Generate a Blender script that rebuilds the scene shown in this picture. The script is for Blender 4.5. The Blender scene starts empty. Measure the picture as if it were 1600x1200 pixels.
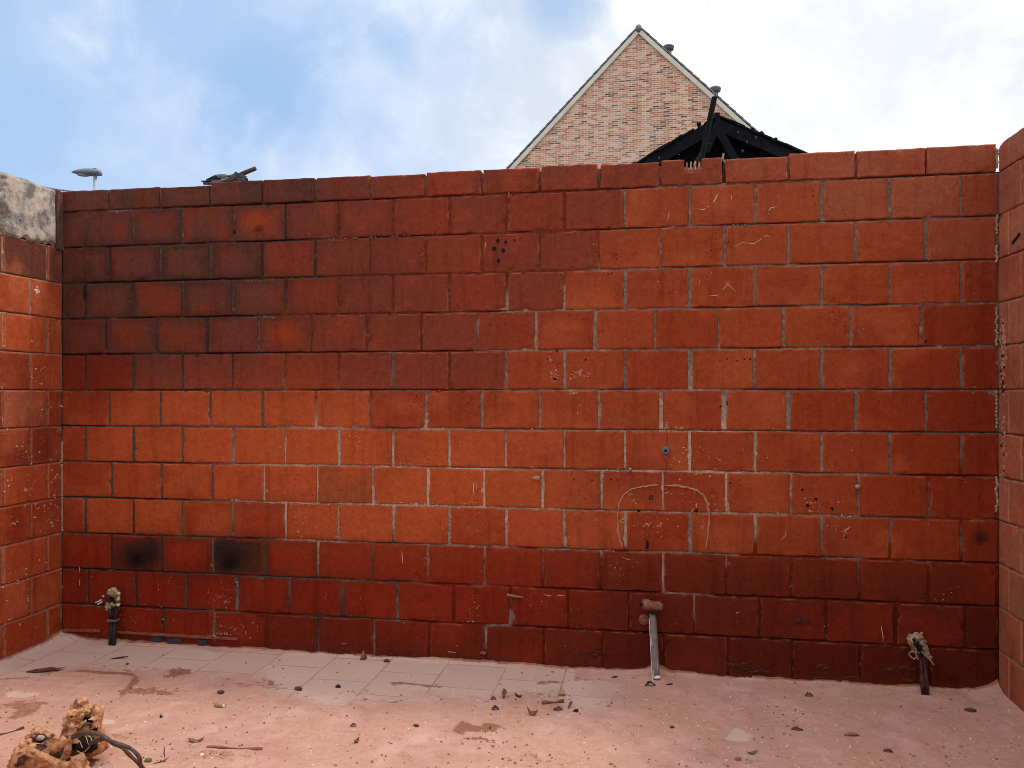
import bpy, bmesh, math, random
import numpy as np
from mathutils import Vector, Matrix, Euler

rng = np.random.default_rng(11); random.seed(11)
sc = bpy.context.scene; COL = sc.collection
R = math.radians

# ------------------------------------------------------------------ camera frame (metres; wall face on y = 0, floor z = 0)
FPX = 1240.0; HORIZON = 614.0; TH = R(9.6966); CAMX, CAMD, CAMH = 3.2494, 3.9775, 1.385
LEN = 4.841; TOP = 2.52
def ray(px, py):
    a = (px - 800) / FPX; b = (HORIZON - py) / FPX
    return Vector((math.cos(TH) * a - math.sin(TH), math.sin(TH) * a + math.cos(TH), b))
CAM = Vector((CAMX, -CAMD, CAMH))
def plane(px, py, axis, v):
    d = ray(px, py); return CAM + d * ((v - CAM[axis]) / d[axis])
def wp(px, py, y=0.0): return plane(px, py, 1, y)
def fl(px, py, z=0.0): return plane(px, py, 2, z)
def at(px, py, depth): return CAM + ray(px, py) * depth

# ------------------------------------------------------------------ numpy noise
def _h(ix, iy, iz, s):
    h = (ix.astype(np.int64) * 374761393 + iy.astype(np.int64) * 668265263 + iz.astype(np.int64) * 2147483647 + s * 974634777) & 0xffffffff
    h = ((h ^ (h >> 13)) * 1274126177) & 0xffffffff
    h = ((h ^ (h >> 16)) * 2246822519) & 0xffffffff
    return ((h ^ (h >> 15)) & 0xffff) / 65535.0
def vnoise(x, y, z=0.0, s=0):
    x = np.asarray(x, float); y = np.asarray(y, float); z = np.asarray(z, float) + 0 * x
    x0, y0, z0 = np.floor(x), np.floor(y), np.floor(z)
    fx, fy, fz = x - x0, y - y0, z - z0
    fx = fx * fx * (3 - 2 * fx); fy = fy * fy * (3 - 2 * fy); fz = fz * fz * (3 - 2 * fz)
    r = 0
    for dz in (0, 1):
        for dy in (0, 1):
            for dx in (0, 1):
                w = (fx if dx else 1 - fx) * (fy if dy else 1 - fy) * (fz if dz else 1 - fz)
                r = r + w * _h(x0 + dx, y0 + dy, z0 + dz, s)
    return r
def fbm(x, y, z=0.0, s=0, o=4):
    r = 0; a = .5; t = 0; f = 1.0
    for i in range(o):
        r = r + a * vnoise(np.asarray(x) * f, np.asarray(y) * f, np.asarray(z) * f, s + i * 17); t += a; a *= .5; f *= 2.03
    return r / t
def sst(a, b, x):
    t = np.clip((x - a) / (b - a), 0, 1); return t * t * (3 - 2 * t)

# ------------------------------------------------------------------ object helpers
def obj(name, me, mats=None, parent=None, label=None, cat=None, group=None, kind=None):
    if isinstance(me, bmesh.types.BMesh):
        m = bpy.data.meshes.new(name); me.to_mesh(m); me.free(); me = m
    o = bpy.data.objects.new(name, me); COL.objects.link(o)
    if mats:
        for m in (mats if isinstance(mats, (list, tuple)) else [mats]): me.materials.append(m)
    if parent: o.parent = parent
    return tag(o, label, cat, group, kind)
def tag(o, label=None, cat=None, group=None, kind=None):
    if label: o['label'] = label
    if cat: o['category'] = cat
    if group: o['group'] = group
    if kind: o['kind'] = kind
    return o
def empty(name, loc, label, cat, rot=(0, 0, 0), group=None):
    o = bpy.data.objects.new(name, None); COL.objects.link(o); o.location = loc; o.rotation_euler = rot
    return tag(o, label, cat, group)
def smooth(o):
    for p in o.data.polygons: p.use_smooth = True
    return o
def np_mesh(name, V, F, col=None, mat_idx=None, smooth_mask=None):
    me = bpy.data.meshes.new(name)
    V = np.asarray(V, np.float32); F = np.asarray(F, np.int32)
    me.vertices.add(len(V)); me.vertices.foreach_set('co', V.ravel())
    me.loops.add(F.size); me.loops.foreach_set('vertex_index', F.ravel())
    me.polygons.add(len(F)); k = F.shape[1]
    me.polygons.foreach_set('loop_start', np.arange(0, F.size, k, dtype=np.int32))
    me.polygons.foreach_set('loop_total', np.full(len(F), k, np.int32))
    if mat_idx is not None: me.polygons.foreach_set('material_index', np.asarray(mat_idx, np.int32))
    me.polygons.foreach_set('use_smooth', np.ones(len(F), bool))
    me.update(calc_edges=True); me.validate()
    if col is not None:
        a = me.color_attributes.new('tint', 'FLOAT_COLOR', 'POINT')
        c = np.ones((len(V), 4), np.float32); c[:, :col.shape[1]] = col
        a.data.foreach_set('color', c.ravel())
    return me
def box(bm, c, s, rot=None, jit=0.0):
    """box centred on c with sizes s"""
    M = (Euler(rot).to_matrix().to_4x4() if rot is not None else Matrix())
    vs = []
    for z in (-.5, .5):
        for y in (-.5, .5):
            for x in (-.5, .5):
                p = M @ Vector((x * s[0], y * s[1], z * s[2])) + Vector(c)
                if jit: p += Vector((random.uniform(-jit, jit) for _ in range(3)))
                vs.append(bm.verts.new(p))
    for f in ((0, 2, 3, 1), (4, 5, 7, 6), (0, 1, 5, 4), (2, 6, 7, 3), (0, 4, 6, 2), (1, 3, 7, 5)):
        bm.faces.new([vs[i] for i in f])
    return vs
def beam(bm, a, b, w, h, up=Vector((0, 0, 1)), jit=0.0):
    """rectangular bar from a to b, w sideways, h along up"""
    a, b = Vector(a), Vector(b); d = (b - a).normalized(); s = d.cross(up).normalized(); u = s.cross(d)
    n = max(1, int((b - a).length / .25)) if jit else 1
    rings = []
    for i in range(n + 1):
        p = a.lerp(b, i / n); q = []
        for x, y in ((-1, -1), (1, -1), (1, 1), (-1, 1)):
            v = p + s * (x * w / 2) + u * (y * h / 2)
            if jit: v += Vector((random.uniform(-jit, jit) for _ in range(3)))
            q.append(bm.verts.new(v))
        rings.append(q)
    for r0, r1 in zip(rings, rings[1:]):
        for k in range(4): bm.faces.new((r0[k], r0[(k + 1) % 4], r1[(k + 1) % 4], r1[k]))
    bm.faces.new(rings[0][::-1]); bm.faces.new(rings[-1])
def tube(bm, pts, rad, n=10, cap=True, squash=1.0, jit=0.0):
    pts = [Vector(p) for p in pts]; rings = []
    rad = rad if isinstance(rad, (list, tuple)) else [rad] * len(pts)
    ref = Vector((.13, .31, .94))
    for i, p in enumerate(pts):
        d = (pts[min(i + 1, len(pts) - 1)] - pts[max(i - 1, 0)]).normalized()
        s = d.cross(ref)
        if s.length < .15: s = d.cross(Vector((1, 0, 0)))
        s.normalize(); u = s.cross(d)
        rings.append([bm.verts.new(p + (s * math.cos(2 * math.pi * k / n) + u * math.sin(2 * math.pi * k / n) * squash) * rad[i] * (1 + random.uniform(-jit, jit))) for k in range(n)])
    for r0, r1 in zip(rings, rings[1:]):
        for k in range(n): bm.faces.new((r0[k], r0[(k + 1) % n], r1[(k + 1) % n], r1[k]))
    if cap: bm.faces.new(rings[0][::-1]); bm.faces.new(rings[-1])
def lump(bm, c, r, sub=2, amp=.25, freq=2.2, seed=0, flat=None, rot=None):
    """irregular rounded lump with radii r"""
    t = bmesh.new(); bmesh.ops.create_icosphere(t, subdivisions=sub, radius=1)
    co = np.array([v.co[:] for v in t.verts]); n = fbm(co[:, 0] * freq + seed, co[:, 1] * freq + 7.1, co[:, 2] * freq + 3.3, seed, 3)
    co = co * (1 + amp * 2 * (n - .5))[:, None]
    M = Euler(rot).to_matrix() if rot is not None else Matrix.Identity(3)
    vm = []
    for p in co:
        q = Vector((p[0] * r[0], p[1] * r[1], p[2] * r[2])); q = M @ q
        if flat is not None and q.z < flat: q.z = flat
        vm.append(bm.verts.new(q + Vector(c)))
    for f in t.faces: bm.faces.new([vm[v.index] for v in f.verts])
    t.free()
def bez(p0, p1, p2, p3, n=12):
    out = []
    for i in range(n + 1):
        t = i / n; out.append(Vector(p0) * (1 - t) ** 3 + Vector(p1) * 3 * t * (1 - t) ** 2 + Vector(p2) * 3 * t * t * (1 - t) + Vector(p3) * t ** 3)
    return out

# ------------------------------------------------------------------ materials
class NT:
    def __init__(s, tree): s.t = tree; s.n = tree.nodes; s.l = tree.links
    def add(s, typ, **kw):
        n = s.n.new(typ)
        for k, v in kw.items():
            if k.startswith('i_'):
                key = k[2:]; key = int(key) if key.isdigit() else key.replace('_', ' ')
                s.put(n, key, v)
            else: setattr(n, k, v)
        return n
    def put(s, n, key, v):
        sock = n.inputs[key]
        if isinstance(v, bpy.types.NodeSocket): s.l.new(v, sock)
        elif isinstance(v, bpy.types.Node): s.l.new(v.outputs[0], sock)
        else: sock.default_value = v
    def math(s, op, a, b=0.0, clamp=False):
        n = s.add('ShaderNodeMath', operation=op, use_clamp=clamp); s.put(n, 0, a); s.put(n, 1, b); return n.outputs[0]
    def vmath(s, op, a, b=None, out=0):
        n = s.add('ShaderNodeVectorMath', operation=op); s.put(n, 0, a)
        if b is not None: s.put(n, 1, b)
        return n.outputs[out]
    def mix(s, fac, a, b, blend='MIX'):
        n = s.add('ShaderNodeMix', data_type='RGBA', blend_type=blend); s.put(n, 0, fac); s.put(n, 6, a); s.put(n, 7, b); return n.outputs[2]
    def noise(s, vec, scale, detail=4, rough=.55, out=0):
        n = s.add('ShaderNodeTexNoise'); s.put(n, 'Vector', vec); s.put(n, 'Scale', scale); s.put(n, 'Detail', detail); s.put(n, 'Roughness', rough); return n.outputs[out]
    def step(s, x, a, b):
        n = s.add('ShaderNodeMapRange', interpolation_type='SMOOTHSTEP'); s.put(n, 0, x); s.put(n, 1, a); s.put(n, 2, b); return n.outputs[0]
    def ramp(s, fac, stops, interp='LINEAR'):
        n = s.add('ShaderNodeValToRGB'); n.color_ramp.interpolation = interp; e = n.color_ramp.elements
        while len(e) < len(stops): e.new(.5)
        for i, (p, c) in enumerate(stops): e[i].position = p; e[i].color = (*c, 1)
        s.put(n, 0, fac); return n.outputs[0]
def mat(name, build):
    m = bpy.data.materials.new(name); m.use_nodes = True; t = NT(m.node_tree); b = t.n['Principled BSDF']
    build(t, b); return m
def bump(t, b, h, strength=.5, dist=.002):
    n = t.add('ShaderNodeBump'); t.put(n, 'Height', h); t.put(n, 'Strength', strength); t.put(n, 'Distance', dist); t.l.new(n.outputs[0], b.inputs['Normal'])
def simple(name, c, rough=.8, var=.35, scale=30, metal=0.0, c2=None, bumpd=.002, spec=.3):
    def f(t, b):
        oc = t.add('ShaderNodeTexCoord').outputs['Object']
        n = t.noise(oc, scale, 6, .65)
        c2_ = c2 or tuple(v * (1 - var) for v in c)
        t.put(b, 'Base Color', t.mix(t.step(n, .35, .65), (*c, 1), (*c2_, 1)))
        t.put(b, 'Roughness', rough); t.put(b, 'Metallic', metal); t.put(b, 'Specular IOR Level', spec)
        bump(t, b, t.noise(oc, scale * 3, 5, .7), .6, bumpd)
    return mat(name, f)
def m_block(t, b):
    oc = t.add('ShaderNodeTexCoord').outputs['Object']
    tint = t.add('ShaderNodeVertexColor', layer_name='tint')
    n1 = t.noise(oc, 30, 10, .8); n2 = t.noise(oc, 150, 4, .75); n3 = t.noise(oc, 6, 6, .65)
    c = t.mix(t.step(n1, .22, .78), t.mix(1, tint.outputs[0], (.72, .66, .62, 1), 'MULTIPLY'), t.mix(1, tint.outputs[0], (1.22, 1.26, 1.26, 1), 'MULTIPLY'))
    c = t.mix(t.math('MULTIPLY', t.step(n2, .60, .72), .6), c, t.mix(1, c, (.5, .45, .45, 1), 'MULTIPLY'))      # pits
    run = t.noise(t.vmath('MULTIPLY', oc, (15, 15, 1.3)), 1.0, 7, .7); c = t.mix(t.math('MULTIPLY', t.step(run, .50, .66), .42), c, t.mix(1, c, (.52, .46, .46, 1), 'MULTIPLY'))
    pv = t.add('ShaderNodeTexVoronoi', feature='F1'); t.put(pv, 'Vector', oc); t.put(pv, 'Scale', 46); pore = t.math('MULTIPLY', t.math('LESS_THAN', pv.outputs['Distance'], t.math('MULTIPLY', t.math('SUBTRACT', t.noise(oc, 4, 4, .6), .47), 1.1)), .75)
    c = t.mix(pore, c, t.mix(1, c, (.30, .26, .26, 1), 'MULTIPLY'))
    c = t.mix(t.math('MULTIPLY', t.step(n3, .55, .8), .35), c, t.mix(1, c, (1.3, 1.25, 1.2, 1), 'MULTIPLY'))
    # scattered pale paint flecks, as many as the fleck weight asks for
    vd = t.add('ShaderNodeTexVoronoi', feature='F1'); t.put(vd, 'Vector', t.vmath('ADD', oc, t.vmath('SCALE', t.noise(oc, 90, 2, .5, 1), None))); t.put(vd, 'Scale', 70)
    vd.inputs['Randomness'].default_value = 1
    fl_ = t.math('LESS_THAN', vd.outputs['Distance'], t.math('MULTIPLY', t.math('SUBTRACT', t.noise(oc, 9, 3, .6), .44), .8))
    c = t.mix(t.math('MULTIPLY', fl_, t.math('MULTIPLY', tint.outputs[1], .55)), c, (.5, .3, .2, 1))
    t.put(b, 'Base Color', c); t.put(b, 'Roughness', t.math('ADD', t.math('MULTIPLY', n1, .25), .62)); t.put(b, 'Specular IOR Level', .06)
    h = t.math('SUBTRACT', t.math('ADD', t.math('MULTIPLY', n2, .5), t.math('MULTIPLY', t.noise(oc, 55, 6, .7), 1.2)), pore)
    bump(t, b, h, .9, .0036)
def m_mortar(t, b):
    oc = t.add('ShaderNodeTexCoord').outputs['Object']
    tint = t.add('ShaderNodeVertexColor', layer_name='tint')
    n1 = t.noise(oc, 45, 6, .7); n2 = t.noise(oc, 14, 4, .6)
    c = t.mix(t.step(n1, .3, .7), t.mix(1, tint.outputs[0], (.6, .58, .56, 1), 'MULTIPLY'), t.mix(1, tint.outputs[0], (1.3, 1.3, 1.3, 1), 'MULTIPLY'))
    c = t.mix(t.math('MULTIPLY', t.step(n2, .58, .7), t.math('MULTIPLY', tint.outputs[1], .5)), c, (.6, .52, .46, 1))
    t.put(b, 'Base Color', c); t.put(b, 'Roughness', .95); t.put(b, 'Specular IOR Level', .1)
    bump(t, b, t.noise(oc, 110, 6, .75), 1.0, .006)
def m_floor(t, b):
    oc = t.add('ShaderNodeTexCoord').outputs['Object']
    tint = t.add('ShaderNodeVertexColor', layer_name='tint')
    sep = t.add('ShaderNodeSeparateXYZ'); t.put(sep, 0, oc)
    wob = t.vmath('SCALE', t.noise(oc, 8, 3, .5, 1), None); wob.node.inputs[3].default_value = .006
    cmb = t.add('ShaderNodeCombineXYZ'); t.put(cmb, 0, t.math('ADD', sep.outputs[1], .043)); t.put(cmb, 1, t.math('SUBTRACT', sep.outputs[0], .133))
    br = t.add('ShaderNodeTexBrick', offset=.5, squash=1); t.put(br, 'Vector', t.vmath('ADD', cmb, wob)); t.put(br, 'Scale', 1.0)
    br.inputs['Mortar Size'].default_value = .0038; br.inputs['Mortar Smooth'].default_value = .3
    br.inputs['Brick Width'].default_value = .302; br.inputs['Row Height'].default_value = .302
    br.inputs['Color1'].default_value = (.51, .355, .295, 1); br.inputs['Color2'].default_value = (.58, .41, .345, 1)
    br.inputs['Mortar'].default_value = (.26, .12, .08, 1)
    n1 = t.noise(oc, 5, 8, .68); n2 = t.noise(oc, 40, 6, .7); n3 = t.noise(oc, 220, 3, .6)
    tile = t.mix(t.step(n1, .3, .75), br.outputs[0], (.54, .36, .30, 1))
    dust = t.mix(t.step(n1, .35, .65), (.46, .245, .195, 1), (.60, .355, .295, 1))
    dust = t.mix(t.step(n2, .45, .8), dust, (.44, .215, .16, 1))
    n5 = t.noise(oc, 13, 8, .78); dust = t.mix(t.math('MULTIPLY', t.step(n5, .52, .64), .65), dust, (.36, .165, .115, 1)); dust = t.mix(t.math('MULTIPLY', t.step(n5, .40, .33), .5), dust, (.68, .45, .38, 1))
    n4 = t.noise(oc, 2.6, 7, .7); dust = t.mix(t.step(n4, .44, .60), dust, t.mix(t.step(n2, .3, .7), (.44, .235, .165, 1), (.55, .325, .24, 1)))
    sepc = t.add('ShaderNodeSeparateColor'); t.put(sepc, 0, tint.outputs[0])
    dm = t.step(t.math('ADD', sepc.outputs[0], t.math('MULTIPLY', t.math('SUBTRACT', n2, .5), .55)), .32, .62)
    c = t.mix(dm, tile, dust)
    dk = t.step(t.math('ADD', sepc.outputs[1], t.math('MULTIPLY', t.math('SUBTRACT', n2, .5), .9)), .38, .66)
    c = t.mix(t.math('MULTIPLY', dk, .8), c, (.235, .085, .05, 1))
    pl = t.step(t.math('ADD', sepc.outputs[2], t.math('MULTIPLY', t.math('SUBTRACT', n1, .5), 1.0)), .45, .7)
    c = t.mix(t.math('MULTIPLY', pl, .75), c, (.60, .45, .37, 1))
    c = t.mix(t.math('MULTIPLY', t.step(n3, .64, .72), .5), c, t.mix(1, c, (.55, .45, .42, 1), 'MULTIPLY'))
    t.put(b, 'Base Color', c); t.put(b, 'Roughness', .9); t.put(b, 'Specular IOR Level', .15)
    h = t.math('ADD', t.math('MULTIPLY', n2, t.math('ADD', t.math('MULTIPLY', dm, .9), .15)), t.math('MULTIPLY', n3, .35))
    bump(t, b, h, .7, .008)
def m_house(t, b):
    oc = t.add('ShaderNodeTexCoord').outputs['Object']; sep = t.add('ShaderNodeSeparateXYZ'); t.put(sep, 0, oc)
    cmb = t.add('ShaderNodeCombineXYZ'); t.put(cmb, 0, t.math('ADD', sep.outputs[0], sep.outputs[1])); t.put(cmb, 1, sep.outputs[2])
    br = t.add('ShaderNodeTexBrick', offset=.5); t.put(br, 'Vector', cmb); t.put(br, 'Scale', 1.0)
    br.inputs['Mortar Size'].default_value = .0075; br.inputs['Mortar Smooth'].default_value = .2; br.inputs['Bias'].default_value = 0
    br.inputs['Brick Width'].default_value = .215; br.inputs['Row Height'].default_value = .063
    br.inputs['Color1'].default_value = (0, 0, 0, 1); br.inputs['Color2'].default_value = (1, 1, 1, 1); br.inputs['Mortar'].default_value = (.5, .5, .5, 1)
    tone = t.ramp(br.outputs[0], [(0, (.10, .08, .075)), (.06, (.26, .17, .14)), (.15, (.46, .18, .11)), (.38, (.56, .27, .17)), (.58, (.64, .39, .28)), (.70, (.64, .42, .31)), (.83, (.42, .32, .29)), (.9, (.66, .48, .38))], 'CONSTANT')
    n = t.noise(oc, .5, 7, .65)
    tone = t.mix(t.math('MULTIPLY', t.step(n, .45, .7), .35), tone, (.58, .42, .34, 1))
    c = t.mix(br.outputs[1], tone, (.84, .69, .56, 1))
    t.put(b, 'Base Color', c); t.put(b, 'Roughness', .9)
    bump(t, b, t.math('MULTIPLY', br.outputs[1], -1.0), .5, .01)
def m_concrete(t, b):
    oc = t.add('ShaderNodeTexCoord').outputs['Object']
    n1 = t.noise(oc, 9, 8, .7); n2 = t.noise(oc, 40, 6, .75); n3 = t.noise(oc, 4, 5, .6)
    c = t.ramp(n1, [(.3, (.09, .085, .085)), (.45, (.20, .185, .17)), (.53, (.42, .36, .30)), (.64, (.58, .50, .42))])
    c = t.mix(t.step(n2, .55, .72), c, (.55, .47, .39, 1))
    c = t.mix(t.math('MULTIPLY', t.step(n3, .5, .68), .6), c, (.38, .21, .13, 1))
    c = t.mix(t.step(t.noise(oc, 30, 3, .5), .70, .76), c, (.02, .015, .012, 1))
    t.put(b, 'Base Color', c); t.put(b, 'Roughness', .95); bump(t, b, t.math('ADD', n2, n1), .9, .005)

M = {
    'block': mat('fired clay block', m_block), 'mortar': mat('cement mortar', m_mortar), 'floor': mat('dusty tiles', m_floor),
    'house': mat('mixed facing brick', m_house), 'concrete': mat('broken concrete', m_concrete),
    'black': simple('charred black', (.006, .006, .008), .95, .5, 25, spec=.1), 'char': simple('charred timber', (.005, .006, .008), .95, .6, 14, c2=(.010, .011, .015), spec=.15),
    'verge': simple('grey verge board', (.72, .69, .60), .7, .12, 3), 'rooftile': simple('grey roof tile', (.23, .24, .26), .7, .3, 4),
    'vent': simple('grey vent plastic', (.17, .16, .19), .6, .2, 6), 'ground': simple('bare earth', (.16, .12, .09), .95, .4, .8, bumpd=.03),
    'lamp': simple('lamp grey paint', (.15, .18, .26), .5, .15, 5), 'pole': simple('galvanised pole', (.42, .48, .58), .5, .12, 5), 'lens': simple('lamp lens', (.28, .31, .38), .3, .1, 4),
    'cable_blue': simple('weathered cable', (.16, .19, .27), .6, .1, 5), 'sheet': simple('scorched grey sheet', (.09, .09, .10), .8, .5, 25), 'stick': simple('scorched batten', (.10, .085, .085), .85, .5, 30),
    'pipe_black': simple('black pipe plastic', (.022, .026, .034), .55, .4, 40), 'crust': simple('scale crust', (.66, .56, .38), .9, .7, 60, c2=(.10, .06, .03), bumpd=.006),
    'pale': simple('pale wire tip', (.62, .56, .44), .8, .2, 40), 'brass': simple('dull brass', (.32, .23, .09), .5, .4, 40, metal=.3),
    'pipe_grey': simple('scuffed grey pipe', (.16, .145, .15), .6, .35, 28, c2=(.24, .19, .165)), 'scuff': simple('pipe white scuff', (.75, .73, .72), .7, .1, 30),
    'claydust': simple('clay dusted metal', (.30, .115, .07), .95, .5, 50, bumpd=.004), 'hole': simple('hole black', (.010, .006, .005), .95, .1, 10),  # hole: near-black fill that paints the shade inside holes
    'melt': simple('melted plastic', (.20, .13, .09), .8, .6, 60, c2=(.45, .33, .25), bumpd=.006), 'melt_dark': simple('burnt plastic', (.02, .012, .012), .6, .5, 40, c2=(.11, .03, .02), bumpd=.005),
    'ochre': simple('ochre dust crust', (.56, .295, .155), .97, .3, 40, c2=(.30, .125, .055), bumpd=.004), 'ochre_dark': simple('ochre dust on shell', (.34, .13, .045), .95, .5, 26, c2=(.2, .07, .03), bumpd=.005),
    'cable': simple('burnt cable skin', (.05, .032, .028), .75, .5, 40, c2=(.13, .075, .058), bumpd=.003), 'wire': simple('bare pale wire', (.55, .40, .30), .6, .3, 30),
    'plaster': simple('plaster remains', (.74, .56, .44), .95, .25, 60), 'dab': simple('mortar dab', (.42, .29, .21), .95, .3, 60), 'bead': simple('adhesive bead', (.48, .26, .155), .9, .35, 40),
    'peg': simple('wooden peg', (.30, .16, .10), .9, .3, 50), 'ledge': simple('skirting glue line', (.27, .085, .05), .9, .4, 30), 'patch': simple('grey glue patch', (.06, .05, .05), .9, .3, 30),
    'plug': simple('wall plug grey', (.16, .15, .16), .6, .2, 30),
    'shard_black': simple('black shard', (.018, .014, .014), .6, .4, 60), 'shard_brown': simple('brown scrap', (.13, .05, .035), .85, .5, 60), 'shard_red': simple('red brick chip', (.33, .13, .08), .95, .4, 60),
    'leaf': simple('dry leaf', (.20, .10, .045), .8, .5, 40), 'leaf_olive': simple('olive leaf', (.17, .13, .05), .8, .5, 40), 'stone': simple('ochre stone', (.48, .27, .16), .95, .3, 40),
    'fleck': simple('white flecks', (.80, .72, .64), .9, .15, 60), 'crumb': simple('dark crumbs', (.10, .04, .028), .9, .5, 60), 'crumb_red': simple('red crumbs', (.40, .19, .12), .95, .3, 60), 'metal': simple('pale metal strip', (.55, .50, .46), .45, .3, 30, metal=.4),
}

# ------------------------------------------------------------------ block walls
CL = dict(O=(.335, .062, .021), H=(.45, .092, .029), R=(.300, .046, .0155), D=(.215, .022, .008), M=(.205, .046, .027), S=(.155, .050, .033), U=(.255, .046, .020), N=(.315, .086, .045),
          E=(.125, .0185, .0085), F=(.088, .012, .0055), X=(.23, .032, .012), P=(.38, .125, .075), Q=(.375, .072, .026), W=(.40, .15, .092))
BASE = dict(B='S', V='M', K='D', T='H')
def cls(c): return np.array(CL[BASE.get(c, c)])
ZB = [2.401 - .2 * k for k in range(13)]           # bed levels: course 0 sits above ZB[0]; course k spans ZB[k]..ZB[k-1]
def span(k): return (ZB[0], TOP) if k == 0 else (ZB[k], ZB[k - 1])

def shell(blocks, frame, fine=True, thick=.03, colf=None, seed=0):
    """blocks: list of dict(u0,u1,z0,z1,c,pr). frame(u,depth,z)->xyz arrays; depth>0 is out of the wall. Returns V, F, C"""
    Vs, Fs, Cs = [], [], []; base = 0
    for i, b in enumerate(blocks):
        u0, u1, z0, z1 = b['u0'], b['u1'], b['z0'], b['z1']; w, h = u1 - u0, z1 - z0
        def grid(a, c, n):
            e = [0, .002, .0045, .010, .022]
            if c - a < .06: e = [0, .003]
            mid = np.linspace(a + e[-1], c - e[-1], n + 2)[1:-1]
            return np.concatenate([a + np.array(e), mid, (c - np.array(e))[::-1]])
        nu = max(1, int(w / (.022 if fine else .06))); nz = max(1, int(h / (.022 if fine else .06)))
        us, zs = grid(u0, u1, nu), grid(z0, z1, nz)
        U, Z = np.meshgrid(us, zs); nb = b.get('nb', (0, 0)); du = np.minimum(U - u0 + nb[0], u1 - U + nb[1]); dz = np.minimum(Z - z0, z1 - Z); de = np.minimum(du, dz)
        sid = b.get('sid', i); s = seed + sid * 3
        dep = -.0042 * (1 - sst(0, .0034, de)) + (fbm(U * 9, Z * 9, sid * 1.7, s, 3) - .5) * .0022 + b['pr']
        chip = sst(.66, .76, fbm(U * 38, Z * 38, sid * .37, s + 5, 3)) * (1 - sst(.006, .02, de)); dep = dep - .008 * chip
        jm = (1 - sst(.0, .03, de)) * .0038
        U2 = U + (fbm(Z * 22, U * 5, sid * 2.3, s + 1, 3) - .5) * 2 * jm; Z2 = Z + (fbm(U * 22, Z * 5, sid * 3.1, s + 2, 3) - .5) * 2 * jm
        Cf = colf(b, U, Z, de, s)
        n, m = U.shape; idx = np.arange(n * m).reshape(n, m)
        f = np.stack([idx[:-1, :-1], idx[:-1, 1:], idx[1:, 1:], idx[1:, :-1]], -1).reshape(-1, 4)
        X = np.stack(frame(U2, dep, Z2), -1).reshape(-1, 3)
        ring = np.concatenate([idx[0, :], idx[1:, -1], idx[-1, -2::-1], idx[-2:0:-1, 0]])
        T = b.get('thick', thick)
        Xb = np.stack(frame(U2, np.full_like(U2, -T), Z2), -1).reshape(-1, 3)[ring]
        rb = np.arange(len(ring)) + n * m; r2 = np.roll(ring, -1); rb2 = np.roll(rb, -1)
        fs = np.stack([ring, rb, rb2, r2], -1)
        C = Cf.reshape(-1, 4)
        Vs += [X, Xb]; Fs += [f + base, fs + base]; Cs += [C, C[ring] * np.array([.8, .8, .8, 1])]; base += n * m + len(ring)
    return np.concatenate(Vs), np.concatenate(Fs), np.concatenate(Cs)

JA = [0.0, .296, .605, .907, 1.209, 1.511, 1.817, 2.116, 2.414, 2.714, 3.01, 3.312, 3.615, 3.916, 4.223, 4.531, LEN]
JB = [0.0, .145, .442, .74, 1.038, 1.341, 1.64, 1.94, 2.242, 2.54, 2.837, 3.14, 3.454, 3.762, 4.068, 4.374, 4.683, LEN]
ROWS = ["SSSSSSMMMMMMNNNN", "SBSBVMMUMUMOOONNU", "SBSSUMMUMMOOOOON", "SSBBBUMMUMOOOOOQX", "SBBMVMMMUROROOOX", "DDBMMUMMMOOROOORX", "RHHHHHRRROORQRRX",
        "RHHHHHHHHQOQOOORX", "RQHHHTHHHQOROORX", "RHHRRHHHRHQROOORX", "DKDKDDDDDEEEEEEE", "DDDDDDDDDDEEEEEEF", "DDDDEEEEEEFEFFFF"]
SHIFT = {4: -.022, 8: .012, 10: .012, 11: .02, 12: .018, 0: 0.0}
CRACKS0 = (3.616, 4.531)         # open joints in the top course
def back_blocks():
    out = []
    for k in range(13):
        J = list(JA if k % 2 == 0 else JB); z0, z1 = span(k)
        cl = ROWS[k]
        for i in range(len(J) - 1):
            sh = lambda q: 0 if q in (0, len(J) - 1) else SHIFT.get(k, 0) + (random.uniform(-1, 1)) * .004
            a = J[i] + (sh(i) if i else 0); c = J[i + 1] + (SHIFT.get(k, 0) if i + 1 < len(J) - 1 else 0)
            jw = .0052 + random.random() * .003
            if k in (5, 6) and i in (11, 12): jw = .011
            g0 = .001 if i == 0 else jw; g1 = (.010 if k % 2 == 0 else .002) if i == len(J) - 2 else jw
            d = dict(u0=a + g0, u1=c - g1, z0=z0 + .0045, z1=z1 - .0055, c=cl[i], pr=random.uniform(-.002, .002), k=k, i=i)
            if k == 0:
                d['thick'] = .14; d['z1'] = TOP + random.uniform(-.006, .006) + (0.006 if i > 3 else -.002 * (3 - i)); d['pr'] += .003
                if i in (1, 3): d['z1'] += .006
            if k == 12: d['z0'] = -.01
            out.append(d)
    return out
BB = back_blocks()
cu = np.array([(b['u0'] + b['u1']) / 2 for b in BB]); cz = np.array([(b['z0'] + b['z1']) / 2 for b in BB]); cc = np.array([cls(b['c']) for b in BB])
def field(U, Z, sig=.17):
    sh = U.shape; u = U.ravel()[:, None]; z = Z.ravel()[:, None]
    w = np.exp(-((u - cu) ** 2 + ((z - cz) * 1.2) ** 2) / (2 * sig * sig)) + 1e-9
    return ((w @ cc) / w.sum(1, keepdims=True)).reshape(*sh, 3)
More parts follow.
